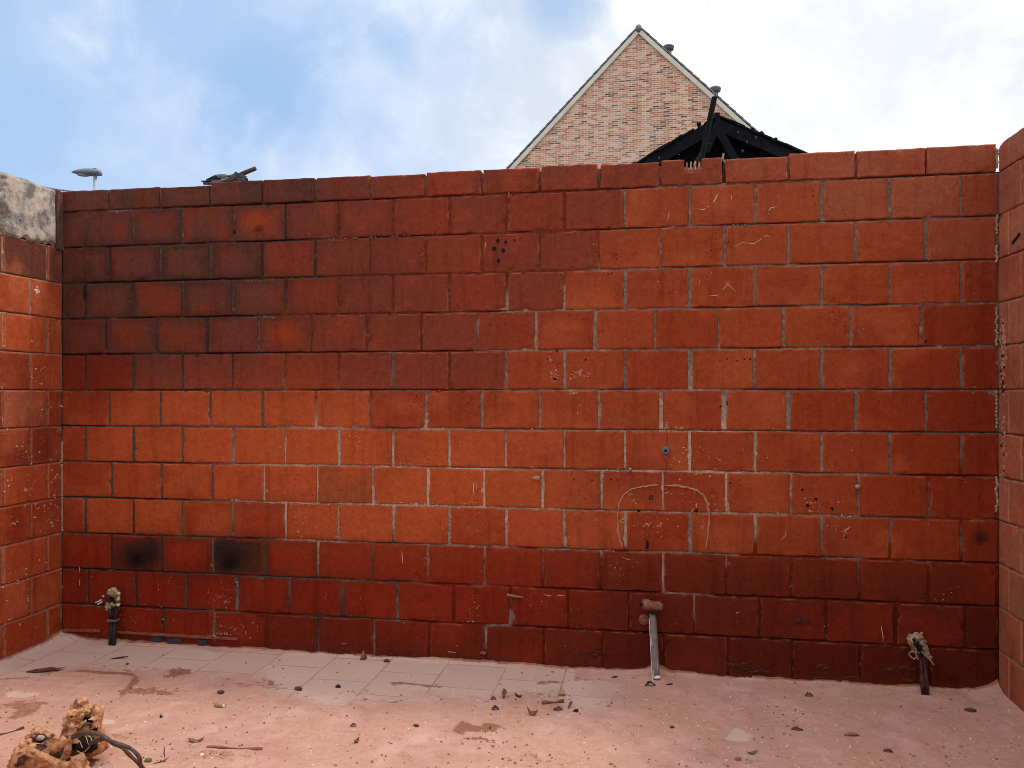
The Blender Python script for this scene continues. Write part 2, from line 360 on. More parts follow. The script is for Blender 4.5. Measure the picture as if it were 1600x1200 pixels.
# fleck weight on the wall: more in the lower middle and round the old basin
FLK = [(500, 760, .8), (700, 760, .9), (1050, 800, 1), (700, 830, 1), (350, 930, 1), (400, 980, 1), (700, 930, .6), (550, 960, .5), (150, 950, .5), (1000, 870, .7), (1290, 800, .7), (900, 590, .6),
       (1250, 420, .5), (1100, 300, .4), (300, 400, .1), (600, 330, .12), (600, 450, .1), (1400, 350, .1), (1450, 600, .1), (1200, 950, .2), (1450, 950, .15), (300, 700, .2), (150, 700, .35), (900, 730, .5), (1300, 620, .2)]
FU = np.array([wp(a, b_)[0] for a, b_, c in FLK]); FZ = np.array([wp(a, b_)[2] for a, b_, c in FLK]); FW = np.array([c for a, b_, c in FLK])
def flecks(U, Z):
    u = U.ravel()[:, None]; z = Z.ravel()[:, None]; w = 1 / (((u - FU) ** 2 + (z - FZ) ** 2) + .02) ** 1.5
    return ((w @ FW) / w.sum(1)).reshape(U.shape)
def back_col(b, U, Z, de, s):
    c0 = cls(b['c']) * (1 + random.uniform(-.07, .07)); c0 = c0 * np.array([1, 1 + random.uniform(-.09, .09), 1 + random.uniform(-.08, .1)])
    C = np.broadcast_to(c0, (*U.shape, 3)).copy()
    n = fbm(U * 7, Z * 7, b['k'] * .9, s, 4); n2 = fbm(U * 3.1, Z * 4.2, 1.3, 77, 4)
    G = field(U, Z); C = C * .42 + G * .58
    cx, cy = b['u0'] + (b['u1'] - b['u0']) * .5, (b['z0'] + b['z1']) / 2
    def mixc(C, col, m): return C * (1 - m[..., None]) + np.array(col) * m[..., None]
    t = b['c']
    if t == 'B': C = mixc(C, (.26, .038, .014), sst(.44, .66, n) * .7)
    if t == 'V':
        r = np.hypot((U - cx) / .12, (Z - cy) / .085) + (n - .5) * 1.4
        C = mixc(C, (.36, .055, .016), (1 - sst(.3, 1.15, r)) * .85)
        if b['k'] == 1: C = mixc(C, (.05, .02, .016), (1 - sst(.1, .42, np.hypot((U - cx) / .11, (Z - cy + .035) / .07))) * .9)
    if t == 'S': C = mixc(C, (.065, .032, .026), sst(.48, .68, n) * .6); C = mixc(C, (.22, .036, .016), sst(.60, .72, fbm(U * 6, Z * 6, 4.4, 31, 3)) * .6)
    if t == 'K':
        C = mixc(C, (.055, .024, .016), np.clip((.88 if b['i'] == 3 else .5) * (.55 + .9 * n), 0, .95) * sst(.0, .02, de))
        off = -.01 if b['i'] == 1 else -.06
        r = np.hypot((U - cx - off) / .15, (Z - cy + .01) / .12) + (n - .5) * 1.3
        C = mixc(C, (.030, .016, .012), (1 - sst(.45, 1.25, r)) * .95); C = mixc(C, (.006, .005, .005), (1 - sst(.1, .8, np.hypot((U - cx - off - .01) / .12, (Z - cy + .035) / .10) + (n - .5) * .9)) * .85)
    if t == 'T': C = mixc(C, (.19, .07, .03), sst(.40, .66, n) * .55)
    if t in 'OQRH': C = mixc(C, (.44, .098, .034), sst(.50, .72, fbm(U * 5, Z * 6, b['i'], s + 9, 4)) * .5); C = mixc(C, (.23, .042, .02), sst(.54, .74, n2) * .5)
    if t in 'DE': C = mixc(C, (.25, .026, .010), sst(.5, .72, n2) * .5)
    if t in 'MN': C = mixc(C, (.33, .055, .024), sst(.55, .75, n) * .45)
    # smoke film over the burnt upper left part, streaked and with a ragged edge
    sm = (1 - sst(.9, 2.75, U + (fbm(U * 2, Z * 3, 0, 15, 4) - .5) * 1.6)) * sst(1.28, 1.55, Z + (fbm(U * 3, Z * 2, 0, 16, 4) - .5) * .35)
    C = C * (1 - .20 * sm[..., None]) + np.array((.03, .014, .011)) * .3 * sm[..., None]
    # soot that crept up the joints in the burnt corner, and worn brighter arrises
    burnt = np.exp(-(((U - .8) / .9) ** 2 + ((Z - 2.05) / .42) ** 2)) + .8 * np.exp(-(((U - .9) / .9) ** 2 + ((Z - .45) / .3) ** 2))
    C = mixc(C, (.03, .018, .016), np.clip(burnt, 0, 1) * (1 - sst(.004, .05, de + (n - .5) * .06)) * .52)
    C = mixc(C, (.55, .17, .08), (1 - sst(.0, .011, de)) * sst(.50, .70, fbm(U * 30, Z * 30, 2.2, s + 4, 2)) * .5 * (1 - np.clip(burnt, 0, 1)) * (1 - .85 * sm) * (1 - .5 * sst(.9, .5, Z)))
    # damp dirt band along the very foot of the wall
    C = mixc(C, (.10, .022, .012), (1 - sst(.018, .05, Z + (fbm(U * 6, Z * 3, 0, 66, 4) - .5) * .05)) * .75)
    # the round burn beside the right corner
    r = np.hypot(U - wp(1534, 840)[0], Z - wp(1534, 840)[2]); C = mixc(C, (.05, .012, .008), (1 - sst(.01, .05, r + (n - .5) * .02)) * .85)
    return np.concatenate([C, flecks(U, Z)[..., None]], -1)

MORT = [(150, 400, 's'), (300, 340, 'd'), (450, 380, 's'), (150, 550, 's'), (330, 550, 's'), (500, 550, 'm'), (650, 400, 'm'), (560, 330, 'm'), (800, 400, 'm'), (900, 300, 'm'), (700, 550, 'e'), (850, 500, 't'), (1000, 350, 'g'), (1100, 400, 'g'),
        (1300, 350, 'g'), (1500, 350, 'g'), (1000, 550, 'g'), (1200, 600, 'g'), (1400, 600, 'g'), (150, 640, 'd'), (400, 640, 'd'), (600, 640, 'd'), (800, 640, 'g'), (150, 750, 'd'), (320, 750, 'd'), (410, 752, 'c'), (492, 752, 'c'), (578, 755, 't'), (665, 757, 'c'), (752, 758, 'c'), (450, 785, 'c'), (580, 788, 'c'), (630, 724, 'c'), (840, 770, 'c'), (1034, 760, 'c'), (1133, 765, 'c'), (1078, 700, 'c'), (850, 750, 't'), (1050, 750, 't'),
        (1250, 760, 't'), (1450, 750, 'h'), (200, 850, 's'), (400, 850, 's'), (600, 880, 's'), (500, 810, 't'), (700, 820, 't'), (900, 820, 't'), (1100, 830, 'g'), (1350, 830, 'g'), (800, 900, 'e'), (950, 920, 'm'), (1200, 900, 'm'), (1400, 900, 'm'),
        (200, 950, 's'), (500, 950, 's'), (700, 960, 'e'), (900, 1000, 'm'), (1200, 1000, 'm'), (1450, 1000, 'm'), (1560, 500, 'g'), (800, 280, 'm'), (1300, 260, 'h'), (150, 310, 'e'), (450, 1000, 'e')]
MC = dict(c=((.55, .42, .32), 0, 1.0), s=((.045, .032, .027), 0, .2), d=((.105, .078, .066), .1, .4), m=((1, 1, 1), 1, .3), e=((.4, .4, .4), .8, .2), t=((.32, .225, .155), .15, 1.0), g=((.215, .155, .130), .18, .7), h=((.20, .11, .08), .4, .3))
MU = np.array([wp(a, b_)[0] for a, b_, c in MORT]); MZ = np.array([wp(a, b_)[2] for a, b_, c in MORT])
MCOL = np.array([MC[c][0] for a, b_, c in MORT]); MCOV = np.array([MC[c][1] for a, b_, c in MORT]); MFL = np.array([MC[c][2] for a, b_, c in MORT])
def back_mortar(U, Z):
    u = U.ravel()[:, None]; z = Z.ravel()[:, None]
    w = 1 / (((u - MU) ** 2 + (z - MZ) ** 2) + .012) ** 2; w /= w.sum(1, keepdims=True)
    cov = (w @ MCOV); grey = (w * (1 - MCOV)) @ MCOL / np.maximum((w * (1 - MCOV)).sum(1), 1e-3)[:, None]
    G = field(U, Z).reshape(-1, 3) * .72
    n = fbm(U * 6, Z * 6, 0, 55, 3).ravel()
    cov = sst(.25, .7, cov + (n - .5) * 1.1)[:, None]
    C = grey * (1 - cov) + G * cov
    return np.concatenate([C, (w @ MFL)[:, None]], 1).reshape(*U.shape, 4), cov.reshape(U.shape)
def sheet(frame, us, zs, colf, depf):
    U, Z = np.meshgrid(us, zs); C, cov = colf(U, Z); d = depf(U, Z, cov); n, m = U.shape; idx = np.arange(n * m).reshape(n, m)
    return np.stack(frame(U, d, Z), -1).reshape(-1, 3), np.stack([idx[:-1, :-1], idx[:-1, 1:], idx[1:, 1:], idx[1:, :-1]], -1).reshape(-1, 4), C.reshape(-1, 4)
def join(parts):
    V, F, C, Mi = [], [], [], []; b = 0
    for (v, f, c), mi in parts: V.append(v); F.append(f + b); C.append(c); Mi.append(np.full(len(f), mi)); b += len(v)
    return np.concatenate(V), np.concatenate(F), np.concatenate(C), np.concatenate(Mi)
def slab(frame, u0, u1, z0, z1, d0, d1, col):
    P = [(u, d, z) for d in (d0, d1) for z in (z0, z1) for u in (u0, u1)]; P = np.array(P)
    V = np.stack(frame(P[:, 0], P[:, 1], P[:, 2]), -1)
    F = np.array([(0, 1, 3, 2), (4, 6, 7, 5), (0, 4, 5, 1), (2, 3, 7, 6), (0, 2, 6, 4), (1, 5, 7, 3)])
    return V, F, np.tile(np.array([*col, .3]), (8, 1))

fb = lambda u, d, z: (u, -d, z)
broke = [b for b in BB if b['k'] == 0 and b['i'] == 11][0]      # the top block whose upper edge is knocked out
BBn = [b for b in BB if b is not broke]
bu0, bu1 = wp(1069, 262)[0], wp(1097, 262)[0]; bzb = wp(1085, 267)[2] - .004
broke['sid'] = 777; p1 = dict(broke); p1['u1'] = bu0; p1['nb'] = (0, 1); p2 = dict(broke); p2['u0'] = bu1; p2['nb'] = (1, 0); p3 = dict(broke); p3['u0'] = bu0 + .0002; p3['u1'] = bu1 - .0002; p3['z1'] = bzb; p3['nb'] = (1, 1)
BBn += [p1, p2, p3]
def bedgap(Z):
    r = np.abs(((Z - .0035) + .1) % .2 - .1); return 1 - sst(.0015, .0045, r)
def mort_dep(U, Z, cov):
    g = bedgap(Z) * sst(.40, .58, fbm(U * 3.2, np.round(Z / .2) * 5.5, 0, 93, 4)); return -.0060 + .0018 * cov + (fbm(U * 25, Z * 25, 0, 91, 3) - .5) * .0035 - .015 * g
def zgrid(z1):
    z = list(np.arange(-.02, z1, .0122)) + [z1]
    for k in range(0, 13):
        for d in (-.008, -.0055, -.003, 0, .003, .0055, .008):
            if -.02 < .001 + .2 * k + d < z1: z.append(.001 + .2 * k + d)
    z = sorted(z); return np.array([a for i, a in enumerate(z) if i == 0 or a - z[i - 1] > 5e-4])
parts = [(shell(BBn, fb, True, .03, back_col, 100), 0),
         (sheet(fb, np.arange(-.02, LEN + .02, .0122), zgrid(ZB[0] + .006), back_mortar, mort_dep), 1),
         (slab(fb, -.13, LEN + .13, -.02, ZB[0] + .004, -.14, -.025, (.25, .1, .06)), 1)]
for i, u in enumerate(JA[1:-1]):
    zt = TOP - .012 - random.random() * .01
    if abs(u - CRACKS0[0]) < .05: parts.append((slab(fb, u - .012, u + .004, ZB[0] - .004, ZB[0] + .055, -.13, -.012, (.10, .045, .03)), 1)); continue
    if abs(u - CRACKS0[1]) < .05: continue
    parts.append((slab(fb, u - .012, u + .012, ZB[0] - .004, zt, -.135, -.006 - random.random() * .004, (.17, .075, .055)), 1))
V, F, C, Mi = join(parts)
back = obj('block_wall', np_mesh('block_wall', V, F, C, Mi), [M['block'], M['mortar']], label='long soot-stained orange block wall across the whole picture with a notched top', cat='wall', kind='thing')

# ---- parts fixed to the back wall
bm = bmesh.new()                                                  # thin webs showing in the knocked-out block
for t in (.18, .40, .62, .84):
    u = bu0 + (bu1 - bu0) * t; box(bm, (u, .030 + .006 * math.sin(t * 9), (bzb + TOP) / 2 - .004), (.0055, .05, TOP - bzb + .004), jit=.003)
box(bm, ((bu0 + bu1) / 2, .125, (bzb + TOP) / 2 - .006), (bu1 - bu0, .012, TOP - bzb - .002), jit=.003)
box(bm, ((bu0 + bu1) / 2, .068, (bzb + TOP) / 2 - .01), (bu1 - bu0, .006, TOP - bzb - .01), jit=.003)
obj('broken_block_web', bm, simple('broken clay web', (.60, .33, .22), .95, .4, 40), back)
bm = bmesh.new()                                                  # triangular lower edge of that notch
for k in range(5):
    x = bu0 + (bu1 - bu0) * (k + .5) / 5; hh = .024 * (abs(k - 2) / 2) ** 1.0 + .003
    box(bm, (x, .012, bzb - .004 + hh / 2), ((bu1 - bu0) / 5 + .002, .024, hh), jit=.002)
obj('notch_edge', bm, simple('notch clay', (.33, .10, .06), .95, .4, 40), back)

def stroke(bm, pts, w, h=.0015, taper=True):
    """flat raised stroke on the wall through px points"""
    P = [wp(*p) for p in pts]; Q = []
    for a, b in zip(P, P[1:]):
        n = max(2, int((b - a).length / .012))
        for i in range(n): Q.append(a.lerp(b, i / n))
    Q.append(P[-1]); prev = None
    for i, q in enumerate(Q):
        d = (Q[min(i + 1, len(Q) - 1)] - Q[max(0, i - 1)]).normalized(); s = Vector((-d.z, 0, d.x))
        ww = w * (.55 + .9 * float(vnoise(i * .7, q.x * 40, 0, 5)));
        if taper: ww *= min(1, .25 + min(i, len(Q) - 1 - i) * .4)
        o = s * random.uniform(-.25, .25) * w
        r = [bm.verts.new(q + o + s * ww / 2 + Vector((0, .002, 0))), bm.verts.new(q + o + s * ww / 5 + Vector((0, -h, 0))), bm.verts.new(q + o - s * ww / 5 + Vector((0, -h, 0))), bm.verts.new(q + o - s * ww / 2 + Vector((0, .002, 0)))]
        if prev and not (float(vnoise(i * .45, q.x * 30, q.z * 30, 8)) < (.36 if taper else .0) and w < .009):
            for k in range(3): bm.faces.new((prev[k], prev[k + 1], r[k + 1], r[k]))
        prev = r
bm = bmesh.new()                                                  # adhesive outline of the old basin
stroke(bm, [(966, 830), (965, 805), (967, 786), (974, 773), (985, 765), (1000, 761), (1015, 759), (1030, 758)], .010, .005)
obj('adhesive_bead', bm, M['bead'], back); bm = bmesh.new()
stroke(bm, [(1037, 758.5), (1055, 759), (1075, 761.5), (1090, 767), (1099, 774), (1105, 788), (1108, 800), (1108, 815), (1106, 835), (1103, 858)], .010, .005)
obj('adhesive_bead', bm, M['bead'], back); bm = bmesh.new()
stroke(bm, [(964, 818), (966, 834), (970, 848), (972, 858)], .012, .005)
obj('adhesive_bead', bm, M['bead'], back)
bm = bmesh.new()                                                  # thin plaster strokes left on the faces
ST = [[(1146, 386), (1160, 379), (1178, 381), (1198, 368), (1204, 370)], [(1087, 326), (1098, 328), (1112, 320), (1124, 300)], [(1043, 346), (1046, 332), (1050, 328)], [(1142, 304), (1144, 313)], [(1108, 461), (1120, 462), (1132, 450), (1140, 440)],
      [(1092, 376), (1102, 373), (1112, 374)], [(1134, 440), (1150, 456)], [(1093, 436), (1092, 447)], [(1204, 262), (1228, 260)], [(1205, 272), (1219, 269)], [(1228, 262), (1230, 280)], [(1214, 255), (1218, 258)], [(1252, 256), (1252, 262)],
      [(1198, 335), (1204, 325), (1214, 323)], [(1214, 308), (1222, 300)], [(902, 648), (902, 638), (910, 628)], [(1165, 505), (1171, 512)], [(1118, 714), (1126, 720), (1128, 726), (1120, 730)], [(800, 694), (806, 698)], [(816, 697), (814, 704)],
      [(1220, 844), (1228, 836), (1228, 828)], [(1148, 962), (1152, 957), (1160, 955)], [(1377, 978), (1379, 990), (1380, 1002)], [(1382, 1010), (1384, 1025), (1386, 1042)], [(745, 752), (744, 765)], [(740, 750), (739, 775)], [(124, 884), (125, 905), (124, 915)],
      [(1084, 755), (1085, 772)], [(757, 370), (759, 380), (758, 388)], [(1512, 388), (1514, 394), (1518, 393)], [(628, 860), (629, 884)], [(848, 927), (856, 931), (866, 930), (884, 931)], [(976, 872), (986, 875)], [(1064, 878), (1062, 888)], [(700, 1018), (712, 1020)],
      [(662, 395), (658, 400)], [(642, 440), (648, 443)], [(760, 560), (776, 582)], [(1290, 800), (1297, 808)], [(1318, 830), (1326, 826), (1328, 818)], [(470, 838), (480, 838)], [(448, 1002), (458, 1001)], [(468, 1002), (480, 1000)], [(534, 1006), (540, 1006)]]
for s_ in ST: bm = bmesh.new(); stroke(bm, s_, .0046, .0012); obj('plaster_scratch', bm, M['plaster'], back, kind='stuff')
bm = bmesh.new()                                                  # hundreds of tiny paint and plaster specks
def speck(bm, u, z, r, dep=.0016):
    n = random.choice((4, 5, 6)); a0 = random.random() * 6; ec = random.uniform(.45, 1); ra = random.random() * 3
    ring = []
    for k in range(n):
        a = a0 + 2 * math.pi * k / n; x, y = math.cos(a) * r, math.sin(a) * r * ec; rr = random.uniform(.6, 1.2)
        ring.append(bm.verts.new((u + (x * math.cos(ra) - y * math.sin(ra)) * rr, .0015, z + (x * math.sin(ra) + y * math.cos(ra)) * rr)))
    c = bm.verts.new((u, -dep - .001, z))
    for k in range(n): bm.faces.new((ring[k], ring[(k + 1) % n], c))
CLUST = [(735, 815, 60, 18, 70), (690, 830, 40, 20, 40), (345, 935, 22, 22, 45), (375, 985, 35, 14, 50), (470, 815, 22, 15, 25), (540, 820, 25, 18, 28), (615, 815, 40, 20, 30), (200, 970, 25, 12, 20), (345, 985, 18, 10, 15), (425, 770, 30, 10, 25), (620, 722, 25, 5, 22),
         (1270, 790, 28, 14, 25), (1310, 820, 22, 16, 30), (1000, 820, 80, 35, 70), (900, 800, 40, 20, 25), (1100, 800, 40, 25, 35), (1060, 715, 30, 20, 25), (860, 830, 40, 15, 25), (690, 870, 30, 25, 25), (740, 880, 30, 25, 25), (740, 950, 16, 20, 20), (740, 970, 14, 3, 14),
         (1020, 590, 15, 10, 14), (1050, 370, 60, 25, 20), (1100, 440, 40, 25, 14), (1190, 330, 40, 20, 12), (560, 940, 18, 10, 14), (980, 890, 40, 22, 26), (90, 900, 10, 80, 12), (130, 700, 20, 20, 8), (330, 880, 30, 4, 8), (650, 400, 20, 12, 10), (480, 700, 60, 18, 24), (580, 700, 50, 18, 26),
         (690, 700, 45, 18, 20), (340, 745, 60, 20, 12), (840, 940, 60, 20, 16), (430, 1000, 80, 6, 16), (1480, 930, 20, 12, 8), (1190, 990, 140, 25, 14), (250, 930, 60, 30, 14), (600, 600, 90, 14, 12), (1010, 480, 150, 80, 26), (800, 300, 90, 12, 8), (1370, 780, 100, 25, 14), (1150, 700, 70, 25, 18), (1020, 745, 90, 5, 28), (1350, 805, 60, 4, 14), (700, 785, 200, 3, 34), (640, 722, 70, 3, 22)]
for x, y, sx, sy, n in CLUST:
    for _ in range(n):
        p = wp(x + random.gauss(0, sx * .6), y + random.gauss(0, sy * .6))
        if .01 < p.x < LEN - .01 and p.z > .06: speck(bm, p.x, p.z, random.choice((.0013, .0018, .0022, .0028, .0036, .005)))
for _ in range(420):
    x, y = random.uniform(100, 1555), random.uniform(320, 1040)
    if random.random() < (.25 if y < 600 and x < 900 else .75):
        p = wp(x, y)
        if p.z > .05: speck(bm, p.x, p.z, random.choice((.0014, .0018, .0024, .0032)))
obj('paint_speck', bm, M['plaster'], back, kind='stuff')
bm = bmesh.new()                                                  # drilled holes and pits: raised black discs, the shade inside put into the colour
HO = [(778, 376, 4), (790, 378, 3.5), (772, 388, 4.5), (786, 391, 4.5), (779, 407, 4.5), (855, 562, 3), (867, 591, 4.5), (915, 562, 2.4), (1033, 555, 2), (1046, 638, 0), (1126, 635, 2.4), (1136, 628, 1.6), (1136, 632, 1.6), (1125, 564, 2.2), (1136, 561, 2), (1152, 564, 2), (1163, 561, 2), (1172, 561, 2.2), (366, 362, 4),
      (804, 375, 2.4), (765, 507, 2), (790, 507, 2), (1017, 777, 5), (955, 749, 2), (965, 750, 2), (1141, 755, 2), (998, 798, 3.5), (1088, 798, 3.5), (925, 750, 2), (897, 749, 2), (1447, 533, 2.4), (870, 548, 2.4), (132, 462, 3.5), (133, 455, 3.5), (1262, 790, 3.5), (1300, 795, 3.5), (1275, 780, 3), (1254, 765, 3), (1321, 838, 3.5)]
for x, y, r in HO:
    if r:
        bm = bmesh.new(); p = wp(x, y); rr = r * .72 / 316.; c = bm.verts.new((p.x, -.0008, p.z)); n = 9
        ring = [bm.verts.new((p.x + math.cos(6.283 * k / n) * rr * random.uniform(.8, 1.15), -.0011, p.z + math.sin(6.283 * k / n) * rr * random.uniform(.8, 1.2))) for k in range(n)]
        r2 = [bm.verts.new((v.co.x + (v.co.x - p.x) * .12, .003, v.co.z + (v.co.z - p.z) * .12)) for v in ring]
        for k in range(n): bm.faces.new((ring[k], ring[(k + 1) % n], c)); bm.faces.new((ring[k], r2[k], r2[(k + 1) % n], ring[(k + 1) % n]))
        obj('drilled_hole', bm, M['hole'], back)
bm = bmesh.new(); p = wp(1011, 851); tube(bm, [(p.x, -.0005, p.z - .02), (p.x + .001, -.001, p.z), (p.x + .001, -.0005, p.z + .02)], [.006, .009, .004], 7); obj('drilled_hole', bm, M['hole'], back)
bm = bmesh.new(); p = wp(133, 455); tube(bm, [(p.x, -.0005, p.z - .045), (p.x + .001, -.001, p.z), (p.x, -.0005, p.z + .035)], [.004, .006, .003], 6); obj('joint_hole', bm, M['hole'], back)
for s_ in ([(358, 781), (395, 784), (432, 786)], [(440, 787), (480, 787), (520, 788)], [(524, 787), (560, 787), (604, 789)], [(640, 790), (700, 791)], [(800, 794), (850, 797)], [(612, 723), (640, 725), (658, 725)], [(620, 727), (655, 729)], [(520, 838), (535, 840)],
           [(1120, 738), (1172, 739)], [(820, 669), (832, 671)], [(800, 727), (840, 730)], [(940, 735), (1000, 737)], [(300, 988), (340, 994)], [(1310, 806), (1330, 808)], [(520, 497), (560, 495)], [(376, 498), (440, 495)], [(360, 441), (430, 437)], [(500, 375), (640, 368)], [(1020, 421), (1060, 418)], [(1100, 354), (1230, 350)]):
    bm = bmesh.new()
    for (x0, y0_), (x1, y1_) in zip(s_, s_[1:]):
        for _ in range(int((x1 - x0) * .75)):
            t_ = random.random(); q_ = wp(x0 + (x1 - x0) * t_, y0_ + (y1_ - y0_) * t_)
            if vnoise(q_.x * 22, q_.z * 9, 0, 3) > .38: speck(bm, q_.x, q_.z + random.gauss(0, .0028), random.choice((.0015, .002, .003, .0045)), .004)
    obj('lime_streak', bm, M['plaster'] if s_[0][1] > 600 else M['dab'], back, kind='stuff')
mcrack = simple('crack shadowed clay', (.07, .02, .012), .95, .3, 40)   # hairline cracks
for s_ in ([(1042, 671), (1043, 690), (1041, 700)], [(1040, 715), (1041, 730), (1038, 742)], [(1028, 795), (1022, 812), (1015, 826), (1012, 845)], [(1128, 550), (1129, 575), (1130, 607)], [(1084, 356), (1085, 380), (1090, 400), (1087, 412)], [(1103, 430), (1108, 450), (1112, 480)], [(997, 985), (1000, 1005), (996, 1025), (993, 1050)], [(1103, 280), (1118, 281), (1127, 279)]):
    bm = bmesh.new(); stroke(bm, s_, .0028, .0006, False); obj('hairline_crack', bm, mcrack, back)
bm = bmesh.new()                                                  # rough glue pads
for x, y, w_, h_ in ((868, 585, 8, 11), (908, 584, 16, 12), (860, 562, 6, 5), (893, 614, 10, 4), (1012, 820, 6, 5), (1030, 821, 7, 6), (972, 815, 6, 6), (1098, 820, 4, 6), (985, 772, 5, 4), (1040, 667, 4, 4), (1060, 670, 9, 2.5), (1322, 833, 3, 5), (1046, 770, 8, 2), (990, 782, 5, 5)):
    bm = bmesh.new()
    for _ in range(int(3 + w_ * h_ / 9)):
        p = wp(x + random.gauss(0, w_ * .5), y + random.gauss(0, h_ * .5)); r = random.uniform(.004, .009)
        lump(bm, (p.x, .001, p.z), (r, .0035, r * random.uniform(.5, .9)), 1, .35, 2.5, random.randrange(99))
    obj('glue_pad', bm, M['bead'], back)
for x, y, a, b_, mt, nm in ((838, 747, .021, .012, 'dab', 'mortar_dab'), (1340, 760, .013, .011, 'dab', 'mortar_dab'), (985, 733, .008, .007, 'dab', 'mortar_dab'), (755, 1020, .018, .009, 'claydust', 'mortar_dab'), (1006, 968, .025, .028, 'claydust', 'mortar_dab')):
    bm = bmesh.new(); p = wp(x, y); lump(bm, (p.x, -.004, p.z), (a, .012, b_), 2, .3, 2, int(x)); smooth(obj(nm, bm, M[mt], back))
bm = bmesh.new(); p = wp(805, 931); tube(bm, [(p.x - .04, -.006, p.z + .004), (p.x, -.012, p.z), (p.x + .045, -.012, p.z - .003)], [.010, .011, .004], 8, squash=.7, jit=.15); obj('wooden_peg', bm, M['peg'], back)
bm = bmesh.new(); p = wp(1040, 704); n = 18                         # grey wall plug with a flange
prof = [(.022, 0), (.022, .006), (.014, .010), (.014, .018), (.007, .018), (.006, .002)]
rg = [[bm.verts.new((p.x + math.cos(6.2832 * k / n) * r_, -d_, p.z + math.sin(6.2832 * k / n) * r_)) for k in range(n)] for r_, d_ in prof]
for a, b_ in zip(rg, rg[1:]):
    for k in range(n): bm.faces.new((a[k], a[(k + 1) % n], b_[(k + 1) % n], b_[k]))
plug = obj('wall_plug', bm, M['plug'], back)
bm = bmesh.new(); bmesh.ops.create_circle(bm, cap_ends=True, segments=14, radius=.0066, matrix=Matrix.Translation((p.x, -.008, p.z)) @ Matrix.Rotation(math.pi / 2, 4, 'X')); obj('plug_hole', bm, M['hole'], plug)
bm = bmesh.new()                                                  # thin ledge of old skirting glue along the base
for x0, x1, y0_, y1_ in ((100, 160, 984, 985), (184, 372, 987, 998), (186, 235, 1003, 1004)):
    n = 20; prev = None
    for i in range(n + 1):
        q = wp(x0 + (x1 - x0) * i / n, y0_ + (y1_ - y0_) * i / n); d = .012 + .006 * float(vnoise(i * .9, x0)); h = .004 + .003 * float(vnoise(i * 1.3, x0, 3))
        r = [bm.verts.new((q.x, .002, q.z + h)), bm.verts.new((q.x, -d, q.z + h * .8)), bm.verts.new((q.x, -d, q.z - h)), bm.verts.new((q.x, .002, q.z - h))]
        if prev:
            for k in range(3): bm.faces.new((prev[k], prev[k + 1], r[k + 1], r[k]))
        prev = r
obj('glue_ledge', bm, M['ledge'], back)
for x0, x1, y0_, y1_ in ((234, 254, 993, 1005), (261, 284, 994, 1008), (310, 325, 998, 1010)):
    a, b_ = wp(x0, y0_, -.002), wp(x1, y1_, -.002); bm = bmesh.new(); box(bm, ((a.x + b_.x) / 2, -.003, max(.012, (a.z + b_.z) / 2)), (b_.x - a.x, .008, max(.02, a.z - b_.z)), jit=.006); obj('glue_patch', bm, M['patch'], back)
mflake = simple('clay slurry', (.095, .022, .013), .95, .35, 40)
bm = bmesh.new()                                                  # flakes of clay slurry near the base on the right
for x0, x1, y0_ in ((1140, 1165, 1040), (1170, 1200, 1050), (1245, 1290, 1058), (1300, 1330, 1062), (1380, 1410, 1048), (1405, 1432, 1046), (1410, 1440, 1063), (608, 650, 1018), (530, 560, 1022), (1280, 1292, 1042), (1246, 1262, 971), (900, 935, 1022), (1150, 1180, 1062)):
    bm = bmesh.new()
    for _ in range(9):
        p = wp(random.uniform(x0, x1), y0_ + random.gauss(0, 2.5)); r = random.uniform(.010, .024); lump(bm, (p.x, .0, max(.012, p.z)), (r, random.uniform(.004, .011), r * random.uniform(.18, .4)), 1, .4, 2.5, random.randrange(99), rot=(0, random.uniform(-.3, .3), 0))
    obj('clay_flake', bm, mflake, back)
# broken white mortar in the right corner joint
bm = bmesh.new()
for y0_, y1_, n in ((232, 262, 12), (336, 366, 8), (384, 410, 8), (480, 540, 14), (745, 800, 16), (610, 670, 10)):
    for i in range(n):
        z = wp(1560, y0_ + (y1_ - y0_) * (i + .5) / n).z; lump(bm, (LEN - .008 + random.uniform(-.003, .003), -.002 + random.uniform(-.005, .004), z), (.006, .008, .009), 1, .45, 2.5, i * 7 + y0_)
obj('corner_mortar', bm, M['dab'], back, kind='stuff')
bm = bmesh.new()
for y0_, y1_, n in ((300, 345, 10), (690, 722, 12), (725, 775, 14), (776, 830, 12)):
    for i in range(n):
        z = wp(98, y0_ + (y1_ - y0_) * (i + .5) / n).z; lump(bm, (.004, -.004, z), (.005, .007, .01), 1, .45, 2.5, i * 5 + y0_)
obj('corner_mortar', bm, M['dab'], back, kind='stuff')
for x, y, s_ in ((1133, 245, .02), (463, 277, .014)):
    bm = bmesh.new(); p = wp(x, y, .05)
    if s_ == .02: tube(bm, [(wp(1134, 266).x + .004, .02, wp(1134, 266).z), (wp(1136, 255).x, .015, wp(1136, 255).z), (wp(1130, 247).x, .02, wp(1130, 247).z), (wp(1131, 238).x, .02, wp(1131, 238).z)], [.006, .009, .006, .004], 6, jit=.3)
    else: lump(bm, (p.x, .05, TOP + .008), (.018, .014, .014), 1, .4, 2, 3)
    obj('mortar_crumb', bm, M['dab' if s_ == .02 else 'stick'], back)

